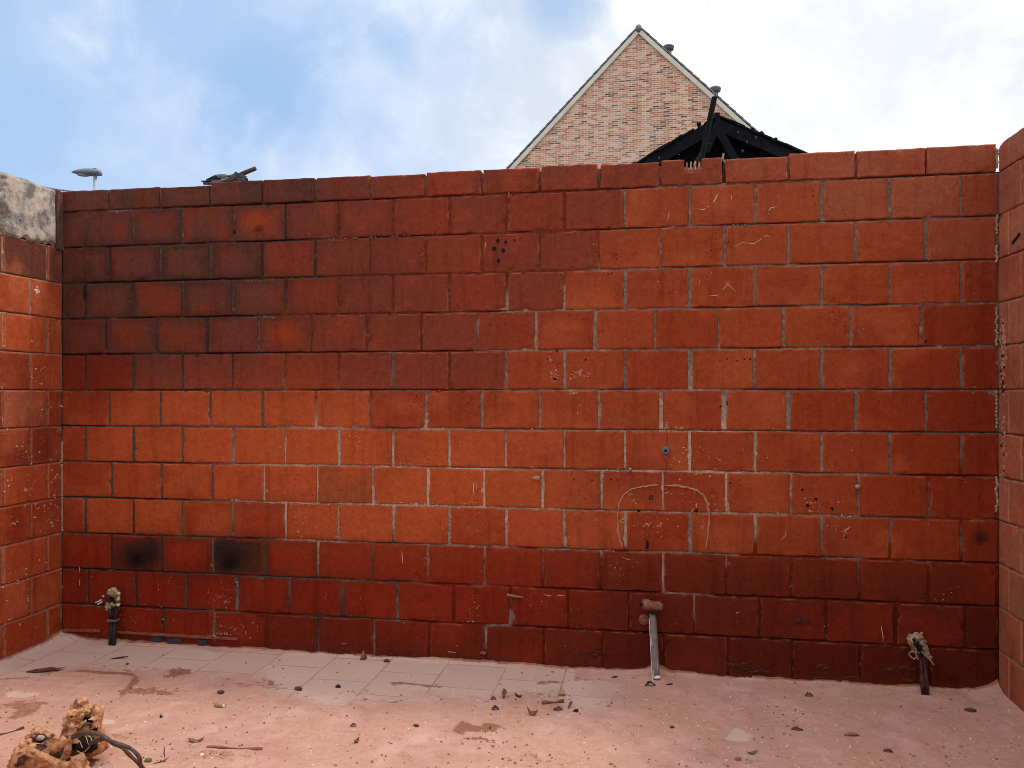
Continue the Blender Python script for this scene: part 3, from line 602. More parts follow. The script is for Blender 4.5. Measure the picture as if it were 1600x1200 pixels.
# ---- side walls
def side_wall(name, frame, L, rowcls, seed, label, skip=None, top=TOP, mort=(.34, .21, .15), fleck=.5):
    rs = random.Random(seed); blocks = []
    for k in range(13):
        z0, z1 = span(k); z1 = top if k == 0 else z1
        u = 0.0; first = True; off = (.11 if k % 2 == 0 else .23)
        while u < L - .01:
            nx = min(L, u + (off if first else .302 + rs.uniform(-.004, .004))); first = False
            a, c = u + (.0005 if u == 0 else .006), nx - .006
            u = nx
            if c - a < .03: continue
            if skip and skip(k, a, c): continue
            cl = rowcls[k]; cl = rs.choice(cl)
            d = dict(u0=a, u1=c, z0=z0 + .0035, z1=z1 - .004, c=cl, pr=rs.uniform(-.0015, .0015), k=k, i=int(u / .3))
            if k == 0: d['thick'] = .14
            if k == 12: d['z0'] = -.01
            blocks.append(d)
    near = [b for b in blocks if b['u0'] < 1.0]; far = [b for b in blocks if b['u0'] >= 1.0]
    def colf(b, U, Z, de, s):
        c0 = cls(b['c']) * (1 + rs.uniform(-.12, .12)); C = np.broadcast_to(c0, (*U.shape, 3)).copy(); n = fbm(U * 6, Z * 6, s * .1, s, 4)
        m = sst(.5, .72, n)[..., None] * .4; C = C * (1 - m) + np.array((.56, .15, .06)) * m
        m = sst(.5, .7, fbm(U * 3, Z * 3, seed, seed, 4))[..., None] * .45; C = C * (1 - m) + np.array((.25, .06, .035)) * m
        m = ((1 - sst(0, .010, de)) * .4)[..., None]; C = C * (1 - m) + np.array((.5, .2, .12)) * m
        return np.concatenate([C, np.full((*U.shape, 1), fleck)], -1)
    def mc(U, Z):
        n = fbm(U * 4, Z * 4, 0, seed + 3, 4); m = sst(.35, .6, n)[..., None]
        C = np.array(mort) * (1 - m) + np.array((.30, .085, .045)) * m
        return np.concatenate([C, np.full((*U.shape, 1), .6)], -1), n
    dep = lambda U, Z, cov: -.0055 + (fbm(U * 25, Z * 25, 0, 19 + seed, 3) - .5) * .0035 - .007 * bedgap(Z)
    P = [(shell(near, frame, True, .03, colf, seed * 1000), 0), (shell(far, frame, False, .03, colf, seed * 1000 + 500), 0),
         (sheet(frame, np.concatenate([np.arange(-.02, 1.0, .0122), np.linspace(1.0, L, 60)]), zgrid(2.185), mc, dep), 1), (slab(frame, 0, L, -.02, 2.18, -.14, -.025, (.25, .1, .06)), 1)]
    u0 = .62 if skip else 0
    P += [(sheet(frame, np.concatenate([np.arange(u0, 1.0, .0122), np.linspace(1.0, L, 60)]), np.linspace(2.185, ZB[0] - .004, 18), mc, dep), 1), (slab(frame, u0, L, 2.186, ZB[0] - .005, -.138, -.026, (.25, .1, .06)), 1),
          (slab(frame, u0, L, ZB[0] - .003, top - .02, -.13, -.012, (.25, .1, .07)), 1)]
    V, F, C, Mi = join(P)
    if frame(0., 1., 0.)[0] < 0: F = F[:, ::-1]
    return obj(name, np_mesh(name, V, F, C, Mi), [M['block'], M['mortar']], label=label, cat='wall', kind='thing')
WL = 5.0
lw = side_wall('block_wall', lambda u, d, z: (0 + d, -u, z), WL, ["N", "N", "S", "Q", "Q", "QRU", "RUN", "QU", "Q", "QR", "Q", "QR", "R"], 3,
               'side wall of orange blocks at the left picture edge, topped by a pale concrete piece', skip=lambda k, a, c: k < 2 and a < .62, fleck=.9, mort=(.36, .25, .17))
rw = side_wall('block_wall', lambda u, d, z: (LEN - d, -u, z), WL, ["WP", "W", "W", "WP", "W", "PW", "WP", "WP", "WP", "PW", "WP", "PN", "PN"], 5,
               'side wall of dusty pinkish-red blocks at the right picture edge, rising above its neighbour', top=TOP + .012, fleck=.5, mort=(.33, .19, .14))
# concrete piece on the left wall
NU, NZ = 70, 44; us = np.linspace(.048, .60, NU); zs = np.linspace(2.183, TOP - .005, NZ); U, Z = np.meshgrid(us, zs)
low = 2.196 + (fbm(us * 22, us * 0, 0, 8, 3) - .5) * .045; Z = low[None, :] + (Z - 2.183) / (TOP - .005 - 2.183) * (TOP - .005 + (fbm(us * 12, us * 0, 0, 4, 3) - .5)[None, :] * .02 - low[None, :])
dep = .010 + (fbm(U * 16, Z * 16, 0, 6, 5) - .5) * .013; ed = np.minimum(np.minimum(U - .048, .60 - U), np.minimum(Z - low[None, :], TOP - Z)); dep -= .02 * (1 - sst(0, .018, ed))
dep -= .06 * sst(.40, .43, U + (fbm(Z * 22, U * 8, 0, 3, 3) - .5) * .09)
idx = np.arange(NU * NZ).reshape(NZ, NU); Vv = np.stack([dep, -U, Z], -1).reshape(-1, 3); Ff = np.stack([idx[:-1, :-1], idx[:-1, 1:], idx[1:, 1:], idx[1:, :-1]], -1).reshape(-1, 4)[:, ::-1]
ring = np.concatenate([idx[0, :], idx[1:, -1], idx[-1, -2::-1], idx[-2:0:-1, 0]]); Vb = Vv[ring].copy(); Vb[:, 0] = -.13; rb = np.arange(len(ring)) + NU * NZ
Ff = np.concatenate([Ff, np.stack([ring, np.roll(ring, -1), np.roll(rb, -1), rb], -1)[:, ::-1]]); 
obj('concrete_padstone', np_mesh('concrete_padstone', np.concatenate([Vv, Vb]), Ff), M['concrete'], lw, label='rough grey-white concrete padstone with broken edges')
bm = bmesh.new(); box(bm, (.0, -.026, 2.352), (.022, .052, .325), jit=.004); obj('corner_infill', bm, simple('corner mud', (.13, .06, .045), .95, .4, 30), lw)
bm = bmesh.new()
for _ in range(110):
    a = random.uniform(0, .43); z = 1.385 + random.gauss(-.55, .45)
    if .08 < z < 2.1:
        for _2 in range(random.choice((1, 1, 2, 4))):
            r = random.choice((.0015, .002, .003, .0045)); y_ = -a + random.gauss(0, .012); z_ = z + random.gauss(0, .012); lump(bm, (.0, y_, z_), (.003, r * 1.3, r), 1, .3, 2, random.randrange(50))
p = None
for _ in range(10): lump(bm, (0, -.19 + random.gauss(0, .006), 1.93 + random.gauss(0, .015)), (.004, .008, .01), 1, .3, 2, random.randrange(50))
obj('paint_speck', bm, M['plaster'], lw, kind='stuff')
bm = bmesh.new()                                                  # gouged strip in the right wall near the corner
for _ in range(150):
    z = random.choice((random.uniform(1.37, 1.72), random.uniform(1.0, 1.3), random.uniform(1.5, 1.7))); y_ = -.05 + random.gauss(0, .014); r = random.uniform(.003, .008)
    lump(bm, (LEN, y_, z), (.004, r, r * 1.2), 1, .4, 2, random.randrange(60))
obj('glue_strip', bm, M['bead'], rw, kind='stuff')
bm = bmesh.new()
for _ in range(26):
    z = random.choice((random.uniform(1.5, 1.72), random.uniform(1.38, 1.5), random.uniform(1.0, 1.2))); y_ = -.05 + random.gauss(0, .012); r = random.uniform(.003, .007)
    lump(bm, (LEN - .002, y_, z), (.004, r * .8, r * 1.3), 1, .4, 2, random.randrange(60))
for i in range(5): lump(bm, (LEN - .001, -.15 - .015 * i, 2.05 + .006 * i), (.004, .012, .008), 1, .4, 2, i)
obj('pit', bm, M['hole'], rw, kind='stuff')  # black lumps stand for the shade inside pits

# ------------------------------------------------------------------ ground and floor
bm = bmesh.new(); s_ = 900.0; vs = [bm.verts.new((x, y, -.06)) for x, y in ((-s_, -s_), (s_, -s_), (s_, s_), (-s_, s_))]; bm.faces.new(vs); obj('ground', bm, M['ground'], kind='structure')
xs = np.concatenate([np.arange(-.0, LEN + .004, .0125)]); ys = np.concatenate([-np.arange(-.0, 1.7, .0125), -np.linspace(1.7, 5.0, 110)[1:], [-6.5]])
U, Y = np.meshgrid(xs, ys)
dust = np.clip(.36 + (-Y - .50) * 1.2, 0, 1.1) + (fbm(U * 2.2, Y * 2.2, 0, 40, 5) - .5) * 1.3
dust = np.where(U > 2.9, np.maximum(dust, .50 + np.clip(U - 2.9, 0, 1) * .25 + (fbm(U * 3, Y * 3, 0, 41, 4) - .5) * .8), dust)
dust += .9 * np.exp(-(-Y) / .035)
def blob(px, py, rx, ry, amt=1.0, f=8, s=0):
    p = fl(px, py); return amt * (1 - sst(.35, 1.05, np.hypot((U - p.x) / rx, (Y - p.y) / ry) + (fbm(U * f * 1.7, Y * f * 2.4, 0, 60 + s, 5) - .5) * 2.6))
dark = np.zeros_like(U)
for i, (px, py, rx, ry, a) in enumerate(((275, 1052, .07, .05, .8), (240, 1082, .22, .05, .6), (865, 1068, .09, .04, .6), (830, 1085, .25, .07, .45), (745, 1140, .12, .10, .7), (640, 1070, .2, .02, .7), (400, 1072, .2, .05, .5), (820, 1185, .15, .05, .5), (620, 1070, .04, .03, .6), (30, 1110, .15, .12, .6), (1270, 1170, .12, .05, .3),
                                         (700, 1092, .25, .04, .4), (560, 1085, .22, .05, .45), (1000, 1125, .2, .05, .35), (330, 1180, .2, .06, .5), (180, 1150, .15, .04, .5), (650, 1115, .1, .05, .3), (1260, 1115, .08, .03, .4))):
    dark = np.maximum(dark, blob(px, py, rx, ry, a, 9, i))
edge = np.exp(-((dust - .42) / .10) ** 2) * sst(.45, .62, fbm(U * 5, Y * 9, 0, 44, 5)) * (U < 3.2); dark = np.maximum(dark, edge * .62)
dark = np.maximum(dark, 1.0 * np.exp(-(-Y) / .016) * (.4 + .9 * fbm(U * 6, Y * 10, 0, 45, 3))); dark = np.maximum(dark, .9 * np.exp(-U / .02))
# swept arc of dust
pc = fl(95, 1085); rr = np.hypot(U - pc.x, (Y - pc.y)); th = np.arctan2(Y - pc.y, U - pc.x); arc = np.exp(-((rr - .30 + .02 * np.sin(th * 5)) / (.028)) ** 2) * sst(-.25, .15, th) * (1 - sst(2.0, 2.4, th)); dark = np.maximum(dark, arc * (.45 + .7 * fbm(U * 14, Y * 14, 0, 71, 3)))
pale = np.zeros_like(U)
for i, (px, py, rx, ry, a) in enumerate(((30, 1085, .09, .06, .7), (65, 1070, .06, .05, .7), (110, 1072, .10, .05, .6), (1110, 1140, .10, .06, .6), (570, 1110, .15, .06, .5), (800, 1120, .12, .05, .4), (1000, 1115, .12, .04, .4), (170, 1128, .06, .03, .8), (1150, 1150, .06, .07, .7), (350, 1100, .1, .05, .5), (300, 1100, .12, .05, .5))):
    pale = np.maximum(pale, blob(px, py, rx, ry, a, 6, 30 + i))
hgt = (fbm(U * 3, Y * 3, 0, 80, 4) - .5) * .006 + np.clip(dust, 0, 1) * (fbm(U * 16, Y * 16, 0, 81, 4) - .4) * .010 + dark * (fbm(U * 40, Y * 40, 0, 82, 3)) * .010
fil = .014 * np.exp(-(-Y) / .022) * (.2 + 1.3 * fbm(U * 5, Y * 0, 0, 83, 4)) + .03 * np.exp(-U / .04) * fbm(Y * 4, U * 0, 0, 84, 3) * 1.4 + .02 * np.exp(-(LEN - U) / .035)
hgt = hgt + fil
for px, py, a, r in ((1024, 1052, .045, .035), (1443, 1080, .016, .04), (105, 1003, .03, .04), (1555, 1082, .035, .05), (176, 1005, .012, .04)):
    p = fl(px, py); hgt = hgt + a * np.exp(-(np.hypot(U - p.x, (Y - p.y)) / r) ** 1.3)
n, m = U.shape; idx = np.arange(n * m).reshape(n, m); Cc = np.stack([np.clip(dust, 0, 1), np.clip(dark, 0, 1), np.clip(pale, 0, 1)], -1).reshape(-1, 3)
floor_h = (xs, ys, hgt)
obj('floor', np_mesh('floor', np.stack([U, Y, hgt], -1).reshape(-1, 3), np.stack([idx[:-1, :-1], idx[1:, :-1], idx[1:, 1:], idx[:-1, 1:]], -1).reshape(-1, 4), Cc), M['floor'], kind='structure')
def fh(x, y):
    i = int(np.argmin(np.abs(xs - x))); j = int(np.argmin(np.abs(ys - y))); return float(hgt[j, i])
def fp(px, py):
    p = fl(px, py)
    for _ in range(3): p = fl(px, py, fh(p.x, p.y))
    return p

# ------------------------------------------------------------------ loose bits on the floor
def flake(bm, c, L, W, H, rot, curl, n=7, thick=.002, point=True, seed=0):
    """curved scrap with a pointed or blunt outline, its lowest point resting on z = 0"""
    rs = random.Random(seed); rows = []
    for i in range(n + 1):
        t = i / n; w = (math.sin(math.pi * min(max(t, .03), .97)) ** .8 if point else (.75 + .3 * math.sin(i * 2.1 + seed))) * W / 2 * (1 + rs.uniform(-.15, .15))
        x = (t - .5) * L; z = H * (math.sin(math.pi * t) if curl == 'dome' else (2 * t - 1) ** 2 if curl == 'cup' else t)
        rows.append([(x, -w, z + rs.uniform(-.15, .3) * H), (x, 0, z - .15 * H), (x, w, z + rs.uniform(0, .5) * H)])
    flat = [q for r in rows for q in r]; mn = min(q[2] for q in flat); Mx = Matrix.Rotation(rot, 3, 'Z')
    T = []; Bq = []
    for r in rows:
        T.append([bm.verts.new(Vector(c) + Mx @ Vector((q[0], q[1], q[2] - mn + thick))) for q in r]); Bq.append([bm.verts.new(Vector(c) + Mx @ Vector((q[0], q[1], q[2] - mn))) for q in r])
    for i in range(n):
        for k in range(2): bm.faces.new((T[i][k], T[i][k + 1], T[i + 1][k + 1], T[i + 1][k])); bm.faces.new((Bq[i][k], Bq[i + 1][k], Bq[i + 1][k + 1], Bq[i][k + 1]))
        bm.faces.new((T[i][0], T[i + 1][0], Bq[i + 1][0], Bq[i][0])); bm.faces.new((T[i][2], Bq[i][2], Bq[i + 1][2], T[i + 1][2]))
    for r, s in ((0, 1), (n, -1)):
        for k in range(2): bm.faces.new((T[r][k], Bq[r][k], Bq[r][k + 1], T[r][k + 1])[::s])
bits = [  # name, category, px, py, kind, size..., material, label
    ('charred_splinter', 'splinter', 186, 1029, 'f', .085, .016, .006, .25, 'flat', 'shard_black', 'long black charred splinter on the tiles in front of the twin black pipes'),
    ('pebble', 'pebble', 199, 1038, 's', .010, .008, .006, 'shard_brown', 'small round dark pebble lying just beyond the long black splinter'),
    ('dirt_scrap', 'scrap', 68, 1049, 'f', .16, .05, .010, .15, 'flat', 'shard_brown', 'flat pointed brown scrap on the tiles near the left side wall'),
    ('dark_chip', 'chip', 252, 1121, 'f', .020, .012, .010, -.6, 'cup', 'shard_black', 'tiny black chip in the dust between the ochre housing and the ochre stone'),
    ('dry_leaf', 'leaf', 306, 1159, 'f', .060, .024, .012, 0.0, 'cup', 'leaf', 'curled ochre-brown dry leaf right of the bent burnt cable'),
    ('ochre_stone', 'stone', 344, 1104, 's', .024, .018, .017, 'stone', 'ochre stone with one white broken corner standing on the dust'),
    ('brick_chip', 'chip', 466, 1078, 's', .020, .014, .012, 'shard_brown', 'dark brown pyramid-shaped brick chip at the edge of the clean tiles'),
    ('coal_lump', 'lump', 528, 1074, 's', .014, .010, .010, 'shard_black', 'shiny black coal-like lump on the clean tiles at picture centre-left'),
    ('metal_strip', 'strip', 613, 1097, 'f', .055, .012, .006, -.2, 'flat', 'metal', 'short pale folded metal strip lying on the tiles'),
    ('wedge', 'wedge', 567, 1030, 's', .020, .016, .028, 'claydust', 'small upright reddish wedge leaning at the foot of the long wall'),
    ('dirt_lump', 'lump', 604, 1034, 's', .016, .012, .010, 'shard_brown', 'dark dirt lump beside the small upright wedge'),
    ('curled_leaf', 'leaf', 557, 1160, 'f', .030, .016, .014, 1.1, 'cup', 'leaf', 'small upright curled brown leaf alone on the pink dust in the foreground'),
    ('upright_leaf', 'leaf', 788, 1090, 'f', .030, .022, .030, 1.2, 'tip', 'leaf', 'pointed leaf standing upright at the head of the leaf litter'),
    ('black_curl', 'scrap', 810, 1089, 'f', .042, .014, .012, -.7, 'cup', 'shard_black', 'black curled scrap beside the upright pointed leaf'),
    ('folded_leaf', 'leaf', 832, 1117, 'f', .050, .022, .022, -.5, 'cup', 'leaf', 'V-shaped folded dark leaf, nearest to the viewer in the leaf litter'),
    ('twig', 'twig', 864, 1099, 't', .10, .008, 'leaf', 'short thick brown twig crossing the leaf litter'),
    ('domed_leaf', 'leaf', 878, 1087, 'f', .034, .030, .020, .1, 'dome', 'stone', 'domed pinkish-brown leaf at the far right of the leaf litter'),
    ('flat_leaf', 'leaf', 872, 1110, 'f', .042, .018, .010, 0.1, 'dome', 'shard_brown', 'flat dark leaf below the short thick twig'),
    ('pointed_leaf', 'leaf', 891, 1106, 'f', .028, .014, .020, .8, 'tip', 'leaf', 'small pointed leaf between the flat dark leaf and the rounded black seed'),
    ('seed_pod', 'pod', 900, 1112, 's', .012, .010, .009, 'shard_black', 'rounded black seed pod at the right end of the leaf litter'),
    ('black_crumb', 'crumb', 774, 1109, 'f', .032, .018, .010, .1, 'dome', 'shard_black', 'ragged black crumb at the lower left of the leaf litter'),
    ('bark_chip', 'chip', 771, 1093, 'f', .024, .014, .009, .1, 'dome', 'shard_brown', 'small bark chip at the upper left of the leaf litter'),
    ('rubber_arc', 'scrap', 1016, 1072, 'f', .050, .020, .015, -.05, 'dome', 'shard_black', 'arched black rubber scrap in front of the grey pipe'),
    ('black_flake', 'flake', 1046, 1070, 'f', .032, .010, .005, -.05, 'flat', 'shard_black', 'thin black flake to the right of the arched rubber scrap'),
    ('black_strip', 'strip', 960, 1059, 'f', .034, .012, .006, -.3, 'flat', 'shard_black', 'thin black strip left of the grey pipe foot near the wall'),
    ('green_leaf', 'leaf', 1175, 1178, 'f', .040, .018, .010, .3, 'cup', 'leaf_olive', 'greenish-brown leaf on the dust at the lower right'),
    ('red_chip', 'chip', 1245, 1141, 'f', .048, .016, .008, -.2, 'dome', 'shard_brown', 'long reddish-brown chip in the dust right of the greenish leaf'),
    ('tan_chip', 'chip', 1331, 1150, 'f', .060, .020, .008, -.05, 'dome', 'shard_red', 'flat brick-red chip, widest of those on the right half of the floor'),
    ('brown_flake', 'flake', 1388, 1175, 'f', .034, .014, .008, -.4, 'dome', 'shard_brown', 'small brown flake nearest the lower right corner'),
    ('burnt_lump', 'lump', 1516, 1111, 's', .024, .016, .011, 'shard_brown', 'dark burnt lump on the dust near the right corner of the walls'),
    ('clay_chip', 'chip', 1264, 1088, 'f', .040, .018, .010, .0, 'dome', 'shard_brown', 'small domed clay chip close to the wall between the grey pipe and the melted pipe'),
    ('round_clod', 'clod', 1153, 1187, 's', .014, .010, .007, 'shard_red', 'round red clod just left of the greenish leaf'),
    ('olive_pebble', 'pebble', 232, 1190, 's', .014, .012, .010, 'leaf_olive', 'olive-brown pebble under the bend of the burnt cable'),
    ('long_stick', 'stick', 366, 1170, 't', .22, .0055, 'shard_red', 'long thin dust-covered stick lying flat on the foreground dust'),
    ('thin_stick', 'stick', 12, 1146, 't2', .12, .005, 'shard_brown', 'thin brown stick at the left picture edge behind the ochre debris'),
    ('white_chip', 'chip', 316, 1180, 's', .008, .007, .006, 'fleck', 'white chip, largest of the pale crumbs left of the long thin stick'),
    ('bark_lump', 'lump', 1050, 1137, 's', .010, .007, .006, 'shard_brown', 'small bark lump alone on the bare dust below the grey pipe'),
    ('brown_clod', 'clod', 650, 1135, 's', .013, .010, .008, 'shard_brown', 'brown clod on the pink dust between the metal strip and the leaf litter'),
    ('red_clod', 'clod', 345, 1083, 's', .018, .012, .010, 'shard_brown', 'dark earth clod on the tile edge above the ochre stone'),
    ('thin_chip', 'chip', 552, 1135, 'f', .026, .012, .008, .3, 'dome', 'shard_brown', 'thin dark chip above the upright curled leaf'),
]
for i, it in enumerate(bits):
    nm, cat, px, py, kd = it[:5]; lab = it[-1]; mt = it[-2]; p = fp(px, py); bm = bmesh.new()
    if kd == 'f': L_, W_, H_, rot, curl = it[5:10]; flake(bm, (0, 0, 0), L_, W_, H_, rot + TH, curl, seed=i)
    elif kd == 's':
        r = it[5:8]; lump(bm, (0, 0, r[2] * .55), r, 2, .45, 1.6, i * 3 + 1, flat=-r[2] * .6)
        if nm == 'wedge':
            bm.free(); bm = bmesh.new(); vs = box(bm, (0, 0, .02), (.03, .03, .04), jit=.003)
            for v in vs[4:]: v.co.x *= .25; v.co.y = v.co.y * .3 + .01
    else:
        L_, r = it[5:7]; ang = TH + (.05 if kd == 't2' else -.06 if nm == 'long_stick' else .25)
        if kd == 't2': ang = 1.1
        d = Vector((math.cos(ang), math.sin(ang), 0)); pts = [d * ((t - .5) * L_) + Vector((0, 0, r * .9 + .002 * math.sin(t * 7))) for t in np.linspace(0, 1, 8)]
        tube(bm, pts, [r * (.6 + .5 * math.sin(1 + k)) * .8 + r * .3 for k in range(8)], 7, jit=.2)
    o = obj(nm, bm, M[mt], None, lab, cat); o.location = (p.x, p.y, fh(p.x, p.y) - .0015)
    if nm == 'ochre_stone':
        b2 = bmesh.new(); lump(b2, (.021, -.008, .008), (.008, .006, .009), 1, .4, 2, 4); obj('white_corner', b2, M['fleck'], o)
    if kd == 's': smooth(o) if mt not in ('shard_black', 'fleck') else None

def crumbs(name, n, mt, sizes, where, label):
    bm = bmesh.new(); k = 0
    while k < n:
        px, py = where(); p = fl(px, py)
        if not (.03 < p.x < LEN - .03 and -3 < p.y < -.015): continue
        r = random.choice(sizes); z = fh(p.x, p.y); a = random.random() * 6
        c = Vector((p.x, p.y, z + r * .3)); q = [Vector((random.uniform(.6, 1.3) * r * math.cos(a + t), random.uniform(.6, 1.3) * r * math.sin(a + t), random.uniform(-.4, .3) * r)) for t in (0, 1.5, 3.1, 4.6)]
        b = [bm.verts.new(c + v) for v in q]; tp = bm.verts.new(c + Vector((0, 0, r * random.uniform(.5, 1.0)))); lo = bm.verts.new(c - Vector((0, 0, r * .7)))
        for i in range(4): bm.faces.new((b[i], b[(i + 1) % 4], tp)); bm.faces.new((b[(i + 1) % 4], b[i], lo))
        k += 1
    tag(obj(name, bm, M[mt]), label, None, None, 'stuff')
def anywhere(): return random.uniform(0, 1600), 1005 + 200 * random.random() ** .6
def near_mid():
    g = random.choice(((830, 1095, 60, 14, ), (745, 1145, 35, 14), (275, 1052, 14, 5), (820, 1185, 40, 10), (40, 1110, 40, 20), (1240, 1115, 30, 6), (240, 1085, 40, 9), (460, 1110, 160, 25), (1060, 1170, 90, 16), (330, 1170, 60, 15), (600, 1085, 70, 8), (130, 1180, 90, 12)))
    return g[0] + random.gauss(0, g[2]), g[1] + random.gauss(0, g[3])
def right(): return random.uniform(900, 1590), random.uniform(1070, 1200)
crumbs('pale_crumbs', 620, 'fleck', (.0012, .0014, .0018, .0022, .003, .0045), anywhere, 'white plaster and paint crumbs strewn over the floor')
crumbs('pale_crumbs', 330, 'fleck', (.0012, .0015, .002, .0026, .0034), right, 'white crumbs strewn thickly over the right half of the floor')
crumbs('dark_crumbs', 270, 'crumb', (.0014, .002, .0026, .0036, .005), near_mid, 'dark burnt crumbs in clusters on the dust')
crumbs('dark_crumbs', 110, 'crumb', (.0012, .0016, .002, .003, .0045), anywhere, 'dark burnt crumbs scattered singly over the whole floor')
crumbs('red_crumbs', 650, 'crumb_red', (.0015, .002, .003, .0045, .007), anywhere, 'brick-red dust crumbs scattered over the floor')

# ------------------------------------------------------------------ pipes along the wall
def pt(px, py, y): return wp(px, py, y)
t1 = empty('twin_pipe', fp(175, 1006), 'pair of short black pipes topped by a scale-crusted valve, left along the long wall', 'pipe'); t1.location.z = 0; L0 = t1.location.copy()
def loc(o, v): return Vector(v) - o.location
yb = L0.y
for dx in (-2.6, 2.6):
    bm = bmesh.new(); tube(bm, [loc(t1, pt(175.5 + dx, 1007, yb)), loc(t1, pt(176 + dx, 985, yb + .01)), loc(t1, pt(177 + dx, 966, yb + .02))], [.0115, .0115, .011], 12); smooth(obj('pipe', bm, M['pipe_black'], t1))
bm = bmesh.new(); c = loc(t1, pt(177, 968.5, yb + .01)); box(bm, c, (.055, .035, .009), (0, .03, 0), .001); box(bm, c + Vector((-.005, -.019, 0)), (.03, .004, .013)); obj('clamp', bm, simple('clamp grey', (.14, .14, .15), .5, .3, 30), t1)
bm = bmesh.new()
for k, (a, b_, r) in enumerate((((173, 967), (171, 950), .010), ((180, 966), (181, 948), .011), ((176, 966), (177, 952), .008), ((184, 956), (186, 947), .005))): tube(bm, [loc(t1, pt(*a, yb + .01)), loc(t1, pt((a[0] + b_[0]) / 2 + 1, (a[1] + b_[1]) / 2, yb + .004)), loc(t1, pt(*b_, yb + .01))], [r, r * 1.2, r], 8, jit=.2)
smooth(obj('burnt_stub', bm, M['melt_dark'], t1))
vb = bmesh.new()
for px, py, r, s in ((180, 928, .022, 1), (172, 925, .016, 2), (184, 936, .016, 3), (183, 946, .016, 4), (170, 947, .018, 5), (177, 943, .018, 6), (168, 951, .012, 7), (182, 953, .011, 8), (185, 928, .012, 9), (178, 922, .015, 11)):
    lump(vb, loc(t1, pt(px, py, yb + .012)), (r, r * .9, r * 1.05), 3, .5, 2.6, s)
valve = smooth(obj('valve', vb, M['crust'], t1))
bm = bmesh.new(); lump(bm, loc(t1, pt(179.5, 930, yb - .012)), (.013, .01, .016), 2, .2, 2, 4); smooth(obj('brass_core', bm, M['brass'], valve))
bm = bmesh.new()
for px, py, a in ((173, 934, .011), (175, 938, .010), (179, 941, .008), (170, 940, .006), (177, 952, .008), (181, 948, .007)): lump(bm, loc(t1, pt(px, py, yb - .008)), (a, .010, a * .7), 2, .5, 2.5, px)
obj('dark_pocket', bm, M['hole'], valve)  # near-black lumps set among the crust
bm = bmesh.new(); tube(bm, [loc(t1, pt(171, 938, yb)), loc(t1, pt(164, 937, yb - .02)), loc(t1, pt(158, 940, yb - .03))], [.008, .006, .004], 7, jit=.3); tube(bm, [loc(t1, pt(168, 936, yb - .01)), loc(t1, pt(162, 931, yb - .03))], [.003, .002], 6); w_ = obj('wire', bm, M['melt_dark'], t1)
bm = bmesh.new()
for a, b_ in (((158.5, 937), (149, 942)), ((160, 940), (152, 944.5))): tube(bm, [loc(t1, pt(*a, yb - .03)), loc(t1, pt(*b_, yb - .04))], [.0042, .003], 7)
lump(bm, loc(t1, pt(161.5, 931.5, yb - .03)), (.006, .006, .006), 1, .2); obj('wire_tip', bm, M['pale'], w_)

t2 = empty('grey_pipe', fp(1025, 1060), 'scuffed grey pipe with a clay-coated tee on top, leaning in front of the long wall', 'pipe'); t2.location.z = 0; yb = t2.location.y
bm = bmesh.new(); pb, ptp = pt(1025, 1061, yb), pt(1019.5, 956, -.03); ps = [loc(t2, pb.lerp(ptp, t)) for t in np.linspace(0, 1, 9)]; tube(bm, ps, [.0195, .0195, .0195, .0195, .019, .019, .0185, .018, .0165], 18); g = smooth(obj('pipe', bm, M['pipe_grey'], t2))
bm = bmesh.new(); camd = (CAM - pb).normalized(); camd.z = 0; sd = Vector((camd.y, -camd.x, 0)).normalized()
def on_pipe(t, ang, r=.0198): q = loc(t2, pb.lerp(ptp, t)); return q + (camd * math.cos(ang) - sd * math.sin(ang)) * r
for t0, t1_, a, w in ((.02, .9, 1.05, .0022), (.30, .43, -.25, .003), (.14, .32, -.45, .0022), (.35, .40, -.2, .002), (.05, .14, .5, .004), (.0, .08, .75, .005), (.5, .62, .6, .002)):
    a = -a; n = 8; prev = None
    for k in range(n + 1):
        t = t0 + (t1_ - t0) * k / n; q = on_pipe(t, a + random.uniform(-.06, .06)); s_ = sd * w * random.uniform(.5, 1.2)
        v = [bm.verts.new(q - s_), bm.verts.new(q + s_)]
        if prev: bm.faces.new((prev[0], prev[1], v[1], v[0]))
        prev = v
lump(bm, loc(t2, pb) + Vector((.003, -.004, .012)), (.019, .019, .012), 2, .2, 2, 8); obj('white_scuff', bm, M['scuff'], g)
bm = bmesh.new(); a, b_ = pt(1004, 944, -.045), pt(1034, 948, -.035); m_ = (a + b_) / 2
tube(bm, [loc(t2, a), loc(t2, a.lerp(b_, .25)), loc(t2, a.lerp(b_, .5)), loc(t2, a.lerp(b_, .8)), loc(t2, b_)], [.0215, .026, .019, .025, .018], 14, jit=.1)
lump(bm, loc(t2, a.lerp(b_, .22)), (.028, .026, .026), 2, .35, 2.2, 3); lump(bm, loc(t2, a.lerp(b_, .8)), (.026, .024, .022), 2, .35, 2.2, 9)
tube(bm, [loc(t2, m_ + Vector((0, 0, -.03))), loc(t2, m_ + Vector((.002, .02, -.01))), loc(t2, (m_.x, .005, m_.z))], .016, 10, jit=.1)
tee = smooth(obj('tee', bm, M['claydust'], t2))
bm = bmesh.new(); q = loc(t2, a) + Vector((-.006, -.021, .004)); lump(bm, q, (.008, .008, .010), 2, .2, 2, 2); lump(bm, loc(t2, m_) + Vector((.008, -.008, -.03)), (.026, .016, .010), 2, .4, 2, 5); obj('dark_hole', bm, M['hole'], tee)  # near-black lumps at the tee's open end and under its middle

